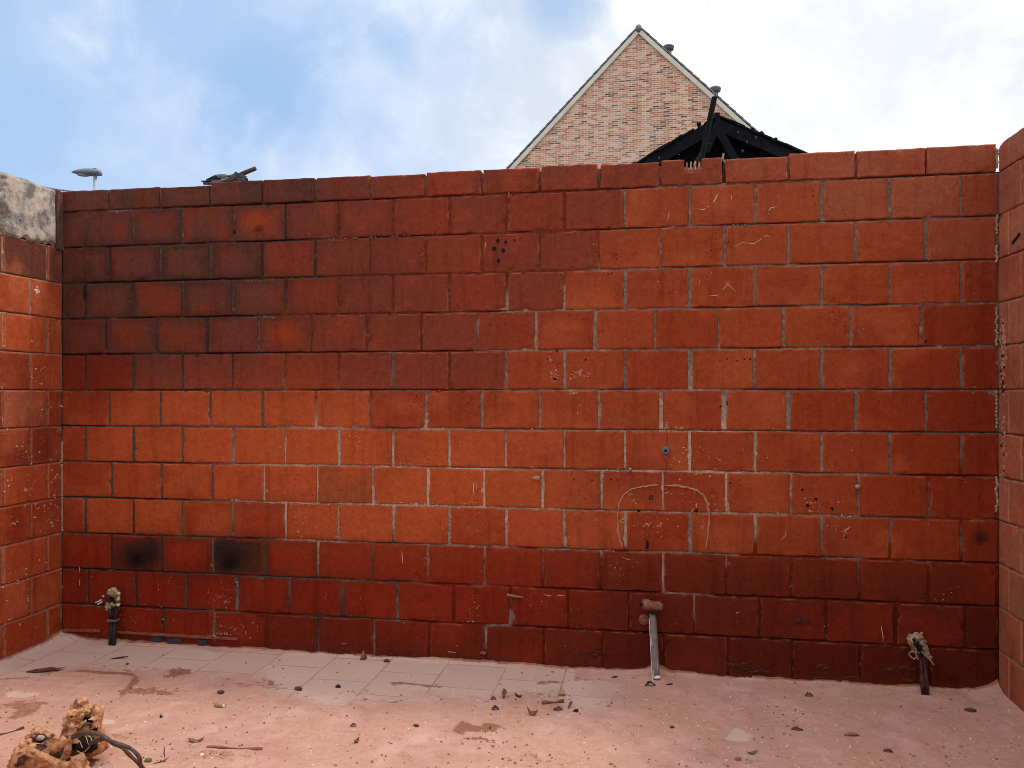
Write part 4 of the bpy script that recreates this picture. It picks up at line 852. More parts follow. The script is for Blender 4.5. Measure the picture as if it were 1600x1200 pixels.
t3 = empty('burnt_pipe', fp(1445, 1085), 'blackened pipe stub with a melted socket head, by the right corner of the walls', 'pipe'); t3.location.z = 0; yb = t3.location.y
for dx, r, mt in ((-2.6, .0085, 'melt_dark'), (3.2, .0095, 'melt_dark')):
    bm = bmesh.new(); tube(bm, [loc(t3, pt(1445 + dx, 1086, yb)), loc(t3, pt(1444 + dx, 1065, yb)), loc(t3, pt(1442.5 + dx, 1045, yb + .01)), loc(t3, pt(1440 + dx * .8, 1022, yb + .02))], [r, r * 1.5, r * .8, r * 1.3], 10, jit=.3); smooth(obj('pipe', bm, M[mt], t3))
bm = bmesh.new()
for px, py, r, s in ((1426, 1000, .024, 1), (1433, 997, .024, 2), (1439, 1004, .020, 3), (1444, 1013, .018, 4), (1448, 1020, .014, 5), (1430, 1012, .018, 6), (1452, 1027, .012, 7), (1440, 990, .007, 8), (1436, 1015, .016, 9)):
    lump(bm, loc(t3, pt(px, py, yb + .02)), (r, r * .85, r * 1.05), 3, .55, 2.4, s + 20)
hd = smooth(obj('socket_head', bm, M['melt'], t3))
bm = bmesh.new()
for px, py, a, b2 in ((1428, 1000, .007, .010), (1431, 1008, .013, .013), (1437, 1013, .012, .014), (1432, 1018, .010, .010), (1441, 1021, .010, .013), (1434, 1003, .007, .006)): lump(bm, loc(t3, pt(px, py, yb - .004)), (a, .010, b2), 2, .5, 2.4, px)
obj('dark_pocket', bm, M['hole'], hd)  # near-black lumps darken the crevices of the head
bm = bmesh.new()
for P in ([(1420, 1021), (1424, 1018), (1429, 1019)], [(1420, 1022), (1424, 1027), (1428, 1030)], [(1428, 1030), (1432, 1027), (1435, 1031)], [(1429, 1018), (1432, 1024), (1434, 1030)], [(1440, 1018), (1448, 1026), (1456, 1034)], [(1456, 1034), (1459, 1039)], [(1427, 1008), (1431, 1014), (1433, 1020)]): tube(bm, [loc(t3, pt(*q, yb - .012)) for q in P], .0032, 6, jit=.3)
obj('melted_strand', bm, M['melt'], hd)

# ------------------------------------------------------------------ dust-caked debris in the lower left corner
def bake(bm, name, m_, parent, voxel=.004, strength=.010, scale=.03, cutters=None):
    me = bpy.data.meshes.new('tmp'); bm.to_mesh(me); bm.free(); o = bpy.data.objects.new('tmp', me); COL.objects.link(o)
    md = o.modifiers.new('r', 'REMESH'); md.mode = 'VOXEL'; md.voxel_size = voxel; md.use_smooth_shade = True
    co = None
    if cutters:
        cm = bpy.data.meshes.new('cut'); cutters.to_mesh(cm); cutters.free(); co = bpy.data.objects.new('cut', cm); COL.objects.link(co)
        rc = co.modifiers.new('r', 'REMESH'); rc.mode = 'VOXEL'; rc.voxel_size = .003
        b = o.modifiers.new('b', 'BOOLEAN'); b.object = co; b.operation = 'DIFFERENCE'; b.solver = 'EXACT'
        r2 = o.modifiers.new('r2', 'REMESH'); r2.mode = 'VOXEL'; r2.voxel_size = voxel; r2.use_smooth_shade = True
    dg = bpy.context.evaluated_depsgraph_get(); out = bpy.data.meshes.new_from_object(o.evaluated_get(dg)); bpy.data.objects.remove(o)
    if co: bpy.data.objects.remove(co)
    n = len(out.vertices); v = np.zeros(n * 3, np.float32); out.vertices.foreach_get('co', v); v = v.reshape(-1, 3); nn = np.zeros(n * 3, np.float32); out.vertices.foreach_get('normal', nn); nn = nn.reshape(-1, 3)
    k = 1 / scale; d = (fbm(v[:, 0] * k, v[:, 1] * k, v[:, 2] * k, 5, 4) - .5) * 2 * strength; pits = sst(.60, .70, fbm(v[:, 0] * k * 1.1, v[:, 1] * k * 1.1, v[:, 2] * k * 1.1, 25, 3)) * strength * 2.8
    v = v + nn * (d - pits)[:, None]; out.vertices.foreach_set('co', v.astype(np.float32).ravel()); out.update()
    return obj(name, out, m_, parent)
# local helper: px -> point on the vertical plane through the debris, at depth dd
DH = 2.95
def q(px, py, dd=DH): return at(px, py, dd)
hb = q(130, 1188); h1 = empty('burnt_socket_housing', (hb.x, hb.y, 0), 'ochre dust-caked burnt socket housing standing upright in the lower left corner', 'housing', (0, 0, 0))
ax = Vector((math.cos(TH), math.sin(TH), 0)); ay = Vector((-math.sin(TH), math.cos(TH), 0)); az = Vector((0, 0, 1)); PX = DH / FPX
def g1(px, py, d=0.0): return loc(h1, q(px, py, DH + d))
bm = bmesh.new()
box(bm, g1(129, 1142, .05), (.125, .10, .145), (.1, .12, TH + .35), .004); box(bm, g1(129, 1126, .02), (.12, .09, .016), (.15, .32, TH + .35), .004); box(bm, g1(131, 1150, .01), (.125, .11, .014), (.1, .2, TH + .3), .004); box(bm, g1(104, 1130, .03), (.014, .10, .11), (.1, .25, TH + .35), .003); box(bm, g1(119, 1118, -.005), (.05, .05, .022), (.1, .35, TH + .35), .003); box(bm, g1(148, 1118, .02), (.022, .06, .06), (.1, .3, TH + .5), .003)
for px, py, r, d, s in ((128, 1106, .030, .06, 1), (118, 1112, .026, .05, 2), (140, 1110, .028, .05, 3), (147, 1125, .020, .04, 4), (126, 1098, .026, .06, 5), (150, 1137, .022, .02, 6), (143, 1132, .022, .0, 7), (153, 1143, .012, .02, 8)): lump(bm, g1(px, py, d), (r, r, r * .8), 2, .35, 2.2, s)
tube(bm, [g1(113.5, 1123, -.02), g1(114, 1135, -.03), g1(112, 1147, -.03)], [.014, .014, .02], 10)
tube(bm, [g1(99, 1122, .0), g1(130, 1110, -.02), g1(140, 1113, -.01)], [.008, .009, .010], 8)
tube(bm, [g1(128, 1136, -.025), g1(140, 1127, -.02), g1(153, 1122, .01)], [.008, .011, .009], 8)
ct = bmesh.new(); box(ct, g1(136, 1128, -.01), (.042, .09, .030), (0, .3, TH + .2)); box(ct, g1(131, 1139, -.02), (.03, .07, .018), (0, .3, TH)); lump(ct, g1(149, 1143, -.03), (.02, .03, .012), 2, .4); lump(ct, g1(146, 1138, -.03), (.014, .02, .010), 2, .3); lump(ct, g1(124, 1100, -.01), (.007, .02, .007), 2, .1); lump(ct, g1(141, 1110, 0), (.008, .03, .008), 2, .1); lump(ct, g1(143, 1101, 0.02), (.007, .03, .007), 2, .1); lump(ct, g1(112, 1120, -.03), (.005, .02, .005), 2, .1)
bake(bm, 'body', M['ochre'], h1, .003, .0030, .016, ct)
bm = bmesh.new(); box(bm, g1(135, 1127, .022), (.045, .006, .032), (0, .3, TH + .2)); lump(bm, g1(147, 1138, 0.0), (.016, .01, .012), 2, .3); lump(bm, g1(134, 1163, -.02), (.05, .03, .03), 2, .4, 2, 9); obj('cavity_shade', bm, M['hole'], h1)  # black box and lumps paint the shade inside the openings
bm = bmesh.new(); lump(bm, g1(133.5, 1127, .0), (.004, .004, .006), 1, .2); obj('pale_contact', bm, M['pale'], h1)
bm = bmesh.new()                                                  # lower casing with wires
box(bm, g1(143, 1166, .02), (.07, .09, .04), (.1, .25, TH - .2), .004); lump(bm, g1(156, 1170, .0), (.02, .04, .016), 2, .3, 2, 3); lump(bm, g1(118, 1160, .02), (.035, .05, .05), 2, .4, 2, 5)
bake(bm, 'casing', M['ochre_dark'], h1, .004, .005, .02)
bm = bmesh.new()
tube(bm, [g1(120, 1173, -.05), g1(126, 1176, -.06), g1(132, 1175, -.06), g1(139, 1168, -.06), g1(143, 1160, -.055), g1(142, 1152, -.05), g1(138, 1150, -.04)], .0015, 6)
tube(bm, bez(g1(133, 1150, -.045), g1(137, 1154, -.05), g1(136, 1160, -.055), g1(139, 1164, -.055), 6), .0012, 6); tube(bm, bez(g1(121, 1156, -.05), g1(126, 1157, -.06), g1(126, 1164, -.06), g1(129, 1168, -.06), 6), .0012, 6)
obj('wire_loop', bm, M['wire'], h1)

sb = q(65, 1200, 2.88); h2 = empty('broken_shell', (sb.x, sb.y, 0), 'curved ochre broken shell with a hollow, lying half out of the lower left corner', 'shell')
def g2(px, py, d=0.0): return loc(h2, q(px, py, 2.88 + d))
bm = bmesh.new()
P0 = [(22, 1196), (30, 1178), (40, 1174), (52, 1176), (66, 1182), (80, 1190), (95, 1195), (112, 1196), (118, 1196)]
for k in range(len(P0) - 1):
    (x0, y0_), (x1, y1_) = P0[k], P0[k + 1]
    for t in (0, .5):
        x, y = x0 + (x1 - x0) * t, y0_ + (y1_ - y0_) * t; beam(bm, g2(x, y, .0), g2(x - 2, 1236, .03), .05, .02, up=ay)
tube(bm, [g2(x, y, -.005) for x, y in P0], .016, 10, jit=.15)
for px, py, r, d, s in ((38, 1166, .024, .03, 1), (48, 1168, .02, .03, 2), (44, 1152, .014, .12, 3), (58, 1143, .020, .12, 4), (68, 1146, .018, .12, 5), (76, 1152, .018, .12, 6), (46, 1160, .02, .08, 7), (76, 1164, .022, .1, 8), (88, 1160, .020, .12, 9), (98, 1155, .016, .13, 10), (60, 1140, .012, .13, 11), (30, 1172, .018, .02, 12), (84, 1172, .03, .1, 13), (100, 1180, .025, .1, 14)): lump(bm, g2(px, py, d), (r, r, r * .8), 2, .5, 2.2, s + 40)
tube(bm, [g2(60, 1178, .06), g2(78, 1174, .03), g2(92, 1166, .02), g2(104, 1153, .03)], [.012, .016, .017, .018], 9, jit=.1)
tube(bm, [g2(112, 1150, .02), g2(106, 1170, .01), g2(104, 1180, .02), g2(96, 1190, .03)], [.012, .014, .014, .014], 9)
box(bm, g2(75, 1222, .06), (.24, .10, .03), (0, 0, TH))
bake(bm, 'shell_body', M['ochre'], h2, .0035, .0035, .018)
bm = bmesh.new(); lump(bm, g2(62, 1154, .085), (.028, .02, .016), 2, .3, 2, 7); lump(bm, g2(60, 1171, .055), (.03, .03, .014), 2, .4, 2, 3); lump(bm, g2(84, 1184, .06), (.045, .03, .012), 2, .3, 2, 3); lump(bm, g2(33, 1189, -.016), (.016, .01, .016), 2, .4, 2, 2); lump(bm, g2(27, 1194, -.012), (.01, .01, .01), 2, .4, 2, 2); obj('hollow_shade', bm, M['melt_dark'], h2)  # dark lumps paint the shade inside the shell's hollows
bm = bmesh.new(); lump(bm, g2(63, 1153, .066), (.016, .01, .010), 2, .4, 2, 5); obj('pale_insert', bm, simple('grey insert', (.42, .36, .33), .8, .4, 50), h2)
kb = q(123, 1196, 2.86); h3 = empty('ochre_clod', (kb.x, kb.y, 0), 'pitted ochre clod at the bottom edge between the broken shell and the housing', 'clod')
bm = bmesh.new()
for px, py, r, s in ((122, 1186, .022, 1), (116, 1192, .018, 2), (130, 1188, .016, 3), (124, 1197, .028, 4), (128, 1180, .009, 6), (124, 1212, .04, 5)): lump(bm, loc(h3, q(px, py, 2.86)), (r, r, r * .9), 2, .5, 2.2, s + 70)
bake(bm, 'clod_body', M['ochre'], h3, .0035, .005, .02); 
cbp = q(150, 1150, 2.93); h4 = empty('burnt_cable', (cbp.x, cbp.y, 0), 'two-strand burnt brown cable arching out of the ochre housing to the floor', 'cable')
def g4(px, py, d=0.0): return loc(h4, q(px, py, d))
for P in ([(112, 1152, 2.90), (124, 1147, 2.88), (140, 1145, 2.86), (155, 1147, 2.84), (172, 1157, 2.82), (190, 1164, 2.81), (203, 1169, 2.80), (213, 1177, 2.80), (219, 1186, 2.81), (220, 1195, 2.84), (222, 1202, 2.87)],
          [(143, 1160, 2.91), (155, 1156, 2.87), (166, 1154, 2.85), (178, 1162, 2.83), (191, 1168, 2.83), (200, 1177, 2.84), (208, 1185, 2.85), (216, 1192, 2.86), (225, 1202, 2.87), (230, 1208, 2.87)]):
    pts = [g4(*p) for p in P]; pp = []
    for i in range(len(pts) - 1):
        a_, b_, c_, d_ = pts[max(0, i - 1)], pts[i], pts[i + 1], pts[min(len(pts) - 1, i + 2)]
        for t in np.linspace(0, 1, 6)[:-1]: pp.append(.5 * ((2 * b_) + (c_ - a_) * t + (2 * a_ - 5 * b_ + 4 * c_ - d_) * t * t + (3 * b_ - a_ - 3 * c_ + d_) * t ** 3))
    pp.append(pts[-1]); bm = bmesh.new(); tube(bm, pp, [.0070 * (1 + .10 * math.sin(i * .55)) * (1.25 if i < 12 else .95) for i in range(len(pp))], 10, jit=.05); smooth(obj('strand', bm, M['cable'], h4))
# twig sprig by the cable
p = fp(258, 1190); tw = empty('twig_sprig', (p.x, p.y, fh(p.x, p.y)), 'thin upright twig sprig right of the burnt cable end', 'twig'); bm = bmesh.new()
tube(bm, [(-.03, -.03, .002), (0, 0, .004), (-.004, .0, .03), (-.006, .004, .055)], [.002, .003, .0025, .0015], 6); tube(bm, [(0, 0, .006), (.012, .005, .014)], [.002, .001], 5); obj('stem', bm, M['shard_brown'], tw)

# ------------------------------------------------------------------ scrap on the wall top
sp = wp(355, 284, .06); sx = empty('scorched_scrap', (sp.x, .07, TOP), 'scorched grey sheet scrap with strips, lying on the wall top at the left', 'scrap')
def g5(px, py, y): return loc(sx, wp(px, py, y))
bm = bmesh.new()
gridp = [[(317, 285, .03), (330, 277, .05), (337, 273, .08), (345, 275, .10)], [(330, 286, .02), (338, 279, .05), (345, 272, .08), (351, 272, .11)], [(344, 284, .02), (350, 278, .05), (355, 276, .08), (358, 274, .11)], [(352, 281, .02), (358, 277, .05), (364, 274, .09), (366, 274, .11)]]
G = [[bm.verts.new(g5(*p_)) for p_ in r] for r in gridp]; G2 = [[bm.verts.new(v.co + Vector((0, .004, -.012))) for v in r] for r in G]
for i in range(3):
    for k in range(3): bm.faces.new((G[i][k], G[i + 1][k], G[i + 1][k + 1], G[i][k + 1])); bm.faces.new((G2[i][k], G2[i][k + 1], G2[i + 1][k + 1], G2[i + 1][k]))
for i in range(3): bm.faces.new((G[i][0], G2[i][0], G2[i + 1][0], G[i + 1][0])); bm.faces.new((G[i][3], G[i + 1][3], G2[i + 1][3], G2[i][3])); bm.faces.new((G[0][i], G[0][i + 1], G2[0][i + 1], G2[0][i])); bm.faces.new((G[3][i], G2[3][i], G2[3][i + 1], G[3][i + 1]))
for k_ in range(5): box(bm, g5(326 + 9 * k_, 283 - 1.2 * k_, .05 + .01 * k_), (.06, .05, .006), (random.uniform(-.4, .4), random.uniform(-.5, .1), random.uniform(-.6, .6)), .006)
obj('sheet', bm, M['sheet'], sx)
for P, w in (([(354, 286), (372, 271)], .018), ([(366, 274), (381, 285)], .014), ([(372, 272), (378, 286)], .010), ([(376, 273), (384, 278)], .012), ([(362, 275), (371, 286)], .012), ([(384, 278), (386, 284)], .008)):
    bm = bmesh.new(); beam(bm, g5(*P[0], .05), g5(*P[1], .06), .02, w, up=Vector((0, -1, .3)), jit=.002); obj('strip', bm, M['sheet'], sx)
bl = bmesh.new(); beam(bl, g5(356, 287, .06), g5(371, 274, .06), .03, .022, jit=.002); obj('bracket', bl, M['stick'], sx)
st = wp(385, 270, .05); s2 = empty('scorched_batten', (st.x, .06, TOP), 'round-ended scorched batten sticking up from the grey scrap on the wall top', 'batten')
bm = bmesh.new(); tube(bm, [loc(s2, wp(364, 278, .06)), loc(s2, wp(382, 270, .06)), loc(s2, wp(399.5, 263, .06))], [.011, .012, .011], 10, jit=.06); smooth(obj('stick', bm, M['stick'], s2))

# ------------------------------------------------------------------ street lamp and cable behind the wall
LD = 20.0; lp = at(148.7, 300, LD); lam = empty('street_lamp', (lp.x, lp.y, -.06), 'grey street lamp with a flat oval head, behind the wall at the left', 'lamp')
def g6(px, py, d=LD): return loc(lam, at(px, py, d))
bm = bmesh.new(); tp = g6(148.7, 268); tube(bm, [(0, 0, 0), (0, 0, tp.z * .5), (0, 0, tp.z)], [.075, .06, .042], 14); smooth(obj('pole', bm, M['pole'], lam))
a, b_ = g6(112.5, 269), g6(156, 271); L_ = (b_ - a).length
def head(bm, lo, hi, zs_):
    n = 16; rings = []
    for i in range(15):
        t = i / 14; c = a.lerp(b_, t); w = .14 * (math.sin(math.pi * min(t * .62 + .02, 1)) ** .6); 
        up = .115 * (math.sin(math.pi * (.03 + t * .72)) ** .75); dn = .075 * (math.sin(math.pi * (.02 + t * .80)) ** .7)
        r = []
        for k in range(n):
            th_ = 2 * math.pi * k / n; z = math.sin(th_); r.append(bm.verts.new(c + ay * (w * math.cos(th_)) + az * (z * (up if z > 0 else dn))))
        rings.append(r)
    for r0, r1 in zip(rings, rings[1:]):
        for k in range(n): bm.faces.new((r0[k], r0[(k + 1) % n], r1[(k + 1) % n], r1[k]))
    bm.faces.new(rings[0][::-1]); bm.faces.new(rings[-1])
bm = bmesh.new(); head(bm, 0, 1, 1); smooth(obj('lamp_head', bm, M['lamp'], lam))
bm = bmesh.new(); c = a.lerp(b_, .42) + Vector((0, 0, -.055)); lump(bm, c, (.17, .09, .045), 3, .0, 1, 1, rot=(0, .04, TH)); smooth(obj('lens', bm, M['lens'], lam))
bm = bmesh.new(); box(bm, g6(148.7, 268), (.09, .10, .14), (0, 0, TH)); tube(bm, [g6(152.5, 271, LD - .12), g6(155.5, 271, LD - .05)], .055, 12); obj('mount', bm, simple('lamp mount', (.13, .14, .18), .5, .2, 6), lam)
bm = bmesh.new(); P = [at(-400, 270, 9), at(-150, 284, 10), at(-20, 291, 10.5), at(40, 291, 11), at(62, 291.5, 11), at(85, 295.5, 11.2), at(110, 298.5, 11.5), at(160, 305, 12), at(300, 320, 13)]
tube(bm, P, .012, 6); tag(obj('overhead_cable', bm, M['cable_blue']), 'thin blue-grey overhead cable passing behind the left corner of the walls', 'cable')

# ------------------------------------------------------------------ neighbour's house
HD = 25.0; ap = at(998, 42, HD); phi = TH - R(9.7 + 12.1)
hu = Vector((math.cos(R(-12.1) + TH), math.sin(R(-12.1) + TH), 0)); hv = Vector((-hu.y, hu.x, 0))
hs = empty('brick_house', (ap.x, ap.y, -.06), 'multicoloured brick house with a steep gable, behind the long wall', 'house', (0, 0, math.atan2(hu.y, hu.x)))
HA = ap.z + .06 - .20; TN = 1.0; HW = 7.4; ZE = HA - HW * TN; DP = 9.0
bm = bmesh.new(); pr = [(-HW, 0), (HW, 0), (HW, ZE), (0, HA), (-HW, ZE)]
fr = [bm.verts.new((x, 0, z)) for x, z in pr]; bk = [bm.verts.new((x, DP, z)) for x, z in pr]
bm.faces.new(fr); bm.faces.new(bk[::-1])
for k in (0, 1, 4): bm.faces.new((fr[k], bk[k], bk[(k + 1) % 5], fr[(k + 1) % 5]))
obj('wall', bm, M['house'], hs)
nrm = Vector((1, 0, 1)).normalized()
for sg in (-1, 1):
    bm = bmesh.new(); a = Vector((sg * .02, -.03, HA + .0)); b_ = Vector((sg * (HW + .3), -.03, HA - (HW + .3) * TN)); n_ = Vector((sg * 1, 0, 1)).normalized()
    beam(bm, a + n_ * .03, b_ + n_ * .03, .07, .13, up=n_); obj('verge_board', bm, M['verge'], hs)
rb_ = bmesh.new()
for sg in (-1, 1):
    n_ = Vector((sg, 0, 1)).normalized(); d = Vector((sg, 0, -1)).normalized(); Lr = (HW + .4) * math.sqrt(2); nt = int(Lr / .30)
    for i in range(nt):                                           # overlapping tile courses, stepped at the verge
        s0 = i * Lr / nt - .03; s1 = (i + 1) * Lr / nt + .02
        c = Vector((0, 0, HA)) + d * ((s0 + s1) / 2) + n_ * (.145)
        P0, P1 = c - d * (s1 - s0) / 2, c + d * (s1 - s0) / 2 + n_ * .02
        vs = []
        for p_ in (P0, P1):
            for yy in (-.075, DP + .05):
                for t in (-.02, .018): vs.append(rb_.verts.new(p_ + n_ * t + Vector((0, yy, 0))))
        for f in ((0, 1, 3, 2), (4, 6, 7, 5), (0, 4, 5, 1), (2, 3, 7, 6), (1, 5, 7, 3), (0, 2, 6, 4)): rb_.faces.new([vs[i_] for i_ in f])
roof = obj('roof', rb_, M['rooftile'], hs)
bm = bmesh.new(); tube(bm, [(0, -.12, HA + .13), (0, 0, HA + .13), (0, DP, HA + .13)], .095, 14); smooth(obj('ridge_tile', bm, M['rooftile'], roof))
for px, py in ((1044.5, 74), (1117.5, 139)):
    v = at(px, py, HD + 1.2); R_ = Matrix.Rotation(-math.atan2(hu.y, hu.x), 3, 'Z'); l = R_ @ (v - hs.location)
    zr = HA - abs(l.x) * TN
    vt = obj('roof_vent', (lambda b: (tube(b, [(l.x, l.y, zr - .0), (l.x, l.y, l.z - .03)], .10, 12), b)[1])(bmesh.new()), M['vent'], roof); smooth(vt)
    bm = bmesh.new(); lump(bm, (l.x, l.y, l.z), (.19, .19, .09), 3, 0, 1, 1); tube(bm, [(l.x, l.y, l.z - .09), (l.x, l.y, l.z - .01)], .17, 14); smooth(obj('vent_cap', bm, M['vent'], vt))

# ------------------------------------------------------------------ burnt shed
SD = 8.2; sa = at(1118, 186, SD); sh = empty('burnt_shed', (sa.x, sa.y, -.06), 'charred black timber shed with a low gable, between the wall and the brick house', 'shed')
def gs(px, py, d=SD): return loc(sh, at(px, py, d))
apx = gs(1119, 186); lf = gs(985, 264); rt = gs(1275, 253)
def rafter(a, b_, d0, w, h, mt='char'):
    bm = bmesh.new(); off = ay * d0; beam(bm, a + off, b_ + off, w, h, up=az, jit=.006); return obj('rafter', bm, M[mt], sh)
lf2 = apx + (lf - apx) * 1.9; rt2 = apx + (rt - apx) * 1.9
for d0 in (0, 1.2, 2.4):
    rafter(apx + Vector((0, 0, -.06)), lf2 + Vector((0, 0, -.06)), d0, .06, .125); rafter(apx + Vector((0, 0, -.06)), rt2 + Vector((0, 0, -.06)), d0, .06, .125)
for sg, e in ((-1, lf2), (1, rt2)):                                # charred sheathing over the rafters
    bm = bmesh.new(); d = (e - apx); N_ = 14
    for i in range(N_):
        if sg < 0 and i == 1: continue
        a, b_ = apx + d * ((i + .03) / N_), apx + d * ((i + .97) / N_); c = (a + b_) / 2 + ay * 1.25 + Vector((0, 0, .022 + .004 * (i % 2))); box(bm, c, ((b_ - a).length * 1.12, 2.6, .02), (0, -math.atan2(d.z, math.hypot(d.x, d.y)) if sg > 0 else math.atan2(d.z, math.hypot(d.x, d.y)), TH), .006)
    obj('roof_boarding', bm, M['char'], sh)
bm = bmesh.new(); w0 = 9
for i in range(22):                                               # vertical boards closing the gable
    t = (i + .5) / 22; x = lf2.lerp(rt2, t); base = lf2.lerp(rt2, t)
    tt = abs(t - ((apx - lf2).dot(ax) / (rt2 - lf2).dot(ax)));
    l_ = (apx - lf2).dot(ax); r_ = (rt2 - apx).dot(ax); u = (base - apx).dot(ax); top = apx.z + (lf2.z - apx.z) * (-u / l_) if u < 0 else apx.z + (rt2.z - apx.z) * (u / r_)
    top -= .09; zb = -.0; c = apx + ax * u + ay * (.10 + random.uniform(-.01, .01)); box(bm, (c.x, c.y, (top + zb) / 2), ((l_ + r_) / 22 + .004, .02, top - zb), (0, 0, TH), .004)
obj('gable_boarding', bm, M['black'], sh)
for P in ([(1118, 203), (1152, 262)], [(1120, 198), (1100, 240)]):
    bm = bmesh.new(); beam(bm, gs(*P[0]) - ay * .04, gs(*P[1]) - ay * .04, .05, .075, up=ax, jit=.004); obj('brace', bm, M['char'], sh)
bm = bmesh.new(); beam(bm, gs(1119, 190) - ay * .03, gs(1119, 216) - ay * .03, .05, .06, up=ax, jit=.004); obj('king_post', bm, M['char'], sh)
bm = bmesh.new(); beam(bm, apx - ay * .05, apx + ay * 2.5, .05, .1); obj('ridge_beam', bm, M['char'], sh)
for px, py in ((1092, 194), (1176, 203), (1154, 196), (1212, 218), (1242, 235), (1190, 209)):
    bm = bmesh.new(); c = gs(px, py, SD - .02); lump(bm, c, (.028, .04, .028), 1, .5, 2, px); tube(bm, [c - Vector((0, 0, .07)), c], .015, 6); obj('nail_block', bm, M['char'], sh)
for px, py in ((1167, 222), (1153, 207), (1181, 215), (1110, 225), (1160, 236), (1030, 247)):
    bm = bmesh.new(); lump(bm, gs(px, py, SD - .05) , (.012, .02, .02), 1, .4, 2, px); obj('ash_flake', bm, simple('ash', (.09, .095, .11), .9, .3, 20), sh)
pb2, pt2 = at(1093, 262, SD - .45), at(1116.5, 152, SD - .45); dn_ = (pb2 - pt2); bot = pt2 + dn_ * ((pt2.z + .06) / -dn_.z)
po = empty('charred_pole', bot, 'thin charred pole leaning upright in front of the burnt shed gable', 'pole')
bm = bmesh.new(); tube(bm, [loc(po, bot), loc(po, bot.lerp(pt2, .5)), loc(po, pt2)], [.034, .032, .026], 8, jit=.1); obj('shaft', bm, M['char'], po)
bm = bmesh.new(); beam(bm, loc(po, at(1089, 253, SD - .5)), loc(po, at(1098, 236, SD - .45)), .03, .03, jit=.004); obj('stub', bm, M['char'], po)

# ------------------------------------------------------------------ sky, sun, camera
SUN_AZ, SUN_EL = R(68), R(56)                                      # azimuth from +y (away over the wall) towards +x
sdir = Vector((math.sin(SUN_AZ) * math.cos(SUN_EL), math.cos(SUN_AZ) * math.cos(SUN_EL), math.sin(SUN_EL)))
w = bpy.data.worlds.new('World'); sc.world = w; w.use_nodes = True; t = NT(w.node_tree); bg = t.n['Background']
sky = t.add('ShaderNodeTexSky', sky_type='NISHITA', sun_disc=False, sun_elevation=SUN_EL, sun_rotation=SUN_AZ, air_density=1.0, dust_density=1.0, ozone_density=1.5)
STR = .12
dirn = t.vmath('NORMALIZE', t.add('ShaderNodeTexCoord').outputs['Generated'])
wv = t.vmath('SUBTRACT', t.noise(dirn, 3.2, 6, .55, 1), (.5, .5, .5)); sc_ = t.vmath('SCALE', wv); sc_.node.inputs[3].default_value = .20
dw = t.vmath('NORMALIZE', t.vmath('ADD', dirn, sc_))
blue = None
for px, py, r_, amt in ((415, 130, .105, 1.0), (500, 60, .09, .8), (455, 150, .07, .7), (330, 60, .10, .6), (60, 125, .11, .95), (190, 130, .06, .6), (590, 75, .05, .75), (560, 165, .06, .6), (690, 62, .06, .5), (890, 30, .045, .8), (250, 250, .20, .35), (480, 240, .16, .33), (-150, 80, .25, .9), (-500, 200, .5, .8), (180, -150, .25, .8), (600, -250, .25, .6)):
    c = ray(px, py).normalized(); dt = t.vmath('DISTANCE', dw, tuple(c), out=1)
    m_ = t.math('MULTIPLY', t.math('SUBTRACT', 1.0, t.step(dt, r_ * .2, r_ * 1.6)), amt * .82)
    blue = m_ if blue is None else t.math('MAXIMUM', blue, m_)
n_f = t.noise(dw, 5.5, 9, .6)
blue = t.math('MULTIPLY', blue, t.step(t.math('ADD', n_f, t.math('MULTIPLY', blue, .18)), .36, .62))
n_c = t.noise(dw, 2.3, 7, .58)
cs = t.vmath('DOT_PRODUCT', dirn, tuple(sdir), out=1); cm_ = t.vmath('DOT_PRODUCT', dirn, tuple(ray(1500, 150).normalized()), out=1)
glow = t.math('POWER', t.math('MAXIMUM', cs, 0.0), 4.0)
cl2 = t.vmath('DOT_PRODUCT', dirn, tuple(ray(150, 150).normalized()), out=1)
lft = t.math('MAXIMUM', t.step(cm_, .76, .985), t.math('SUBTRACT', 1.0, t.step(cl2, .55, .85)))                                        # clouds thin and bluish on the left, thick and white to the right; unseen rest whitened to warm the light
cloud = t.mix(lft, (.55, .65, .84, 1), (.66, .69, .73, 1)); n_d = t.noise(dw, 4.6, 9, .6)
cloud = t.mix(t.step(n_d, .40, .62), cloud, t.mix(lft, (.74, .81, .91, 1), (.96, .96, .96, 1)))
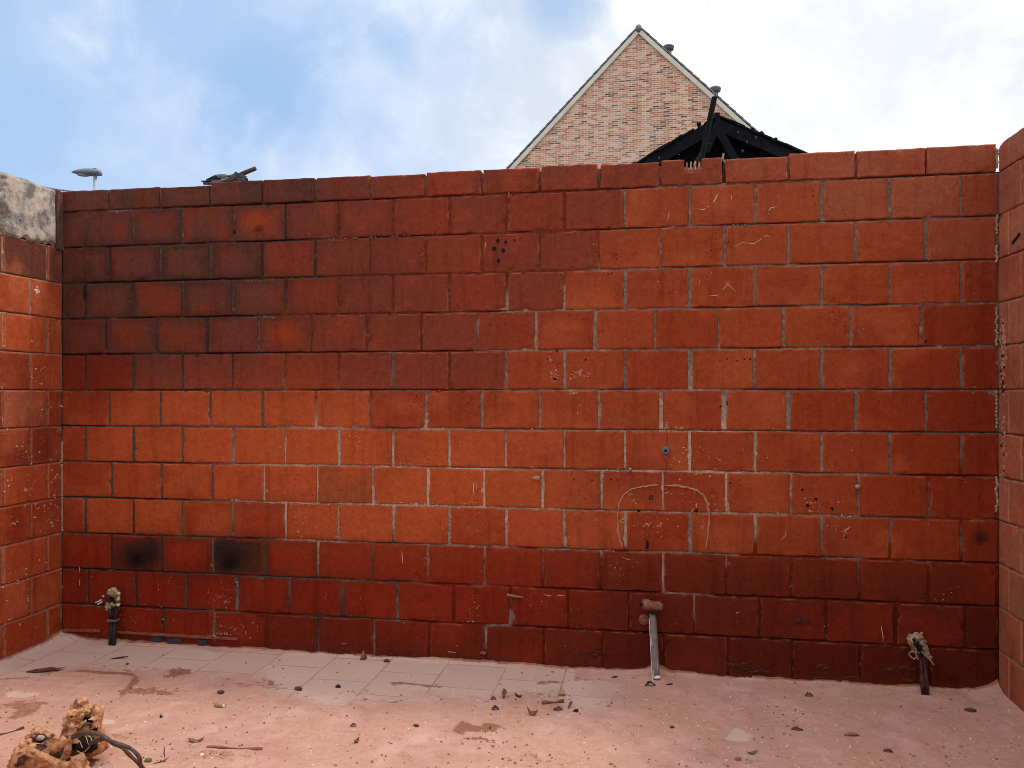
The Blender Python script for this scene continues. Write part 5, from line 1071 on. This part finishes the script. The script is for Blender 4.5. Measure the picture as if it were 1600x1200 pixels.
gb = t.vmath('DISTANCE', dw, tuple(ray(1330, 110).normalized()), out=1)
cloud = t.mix(t.math('MULTIPLY', t.math('SUBTRACT', 1.0, t.step(gb, .02, .20)), .55), cloud, (.74, .77, .82, 1))
gain = t.math('ADD', 1.0, t.math('MULTIPLY', glow, .5))
zen = t.add('ShaderNodeSeparateXYZ'); t.put(zen, 0, dirn)
gain = t.math('ADD', gain, t.math('MULTIPLY', t.step(zen.outputs[2], .5, .9), .9))      # unseen overhead sky brightened to lift the light on the wall
cl_ = t.mix(1.0, cloud, t.add('ShaderNodeCombineColor').outputs[0], 'MULTIPLY'); cn = cl_.node; cc_ = t.n[-1] if False else None
gcol = t.add('ShaderNodeCombineXYZ'); [t.put(gcol, i, gain) for i in range(3)]
cloud = t.vmath('MULTIPLY', cloud, gcol.outputs[0]); t.n.remove(cn)
cloud = t.vmath('MULTIPLY', cloud, (1 / STR,) * 3)
bl = t.mix(.75, t.vmath('MULTIPLY', sky.outputs[0], (1.0, 1.0, 1.0)), (.29 / STR, .49 / STR, .80 / STR, 1))
t.put(bg, 'Color', t.mix(blue, cloud, bl)); t.put(bg, 'Strength', STR)
sl = bpy.data.lights.new('sun', 'SUN'); sl.energy = 1.5; sl.angle = R(8); sl.color = (1, .93, .82); so = bpy.data.objects.new('sun', sl); COL.objects.link(so)
so.rotation_euler = (-sdir).to_track_quat('-Z', 'Y').to_euler()
cd = bpy.data.cameras.new('camera'); co_ = bpy.data.objects.new('camera', cd); COL.objects.link(co_); sc.camera = co_
co_.location = CAM; co_.rotation_euler = (math.pi / 2, 0, TH); cd.sensor_width = 36; cd.lens = 36 * FPX / 1600; cd.shift_y = 14 / 1600; cd.clip_end = 3000; cd.clip_start = .05
sc.view_settings.view_transform = 'Standard'; sc.view_settings.look = 'None'; sc.view_settings.exposure = 0.25; sc.view_settings.gamma = 1
sc.render.engine = 'CYCLES'; sc.cycles.max_bounces = 6; sc.cycles.diffuse_bounces = 4; sc.cycles.use_denoising = True; sc.cycles.filter_width = 1.0
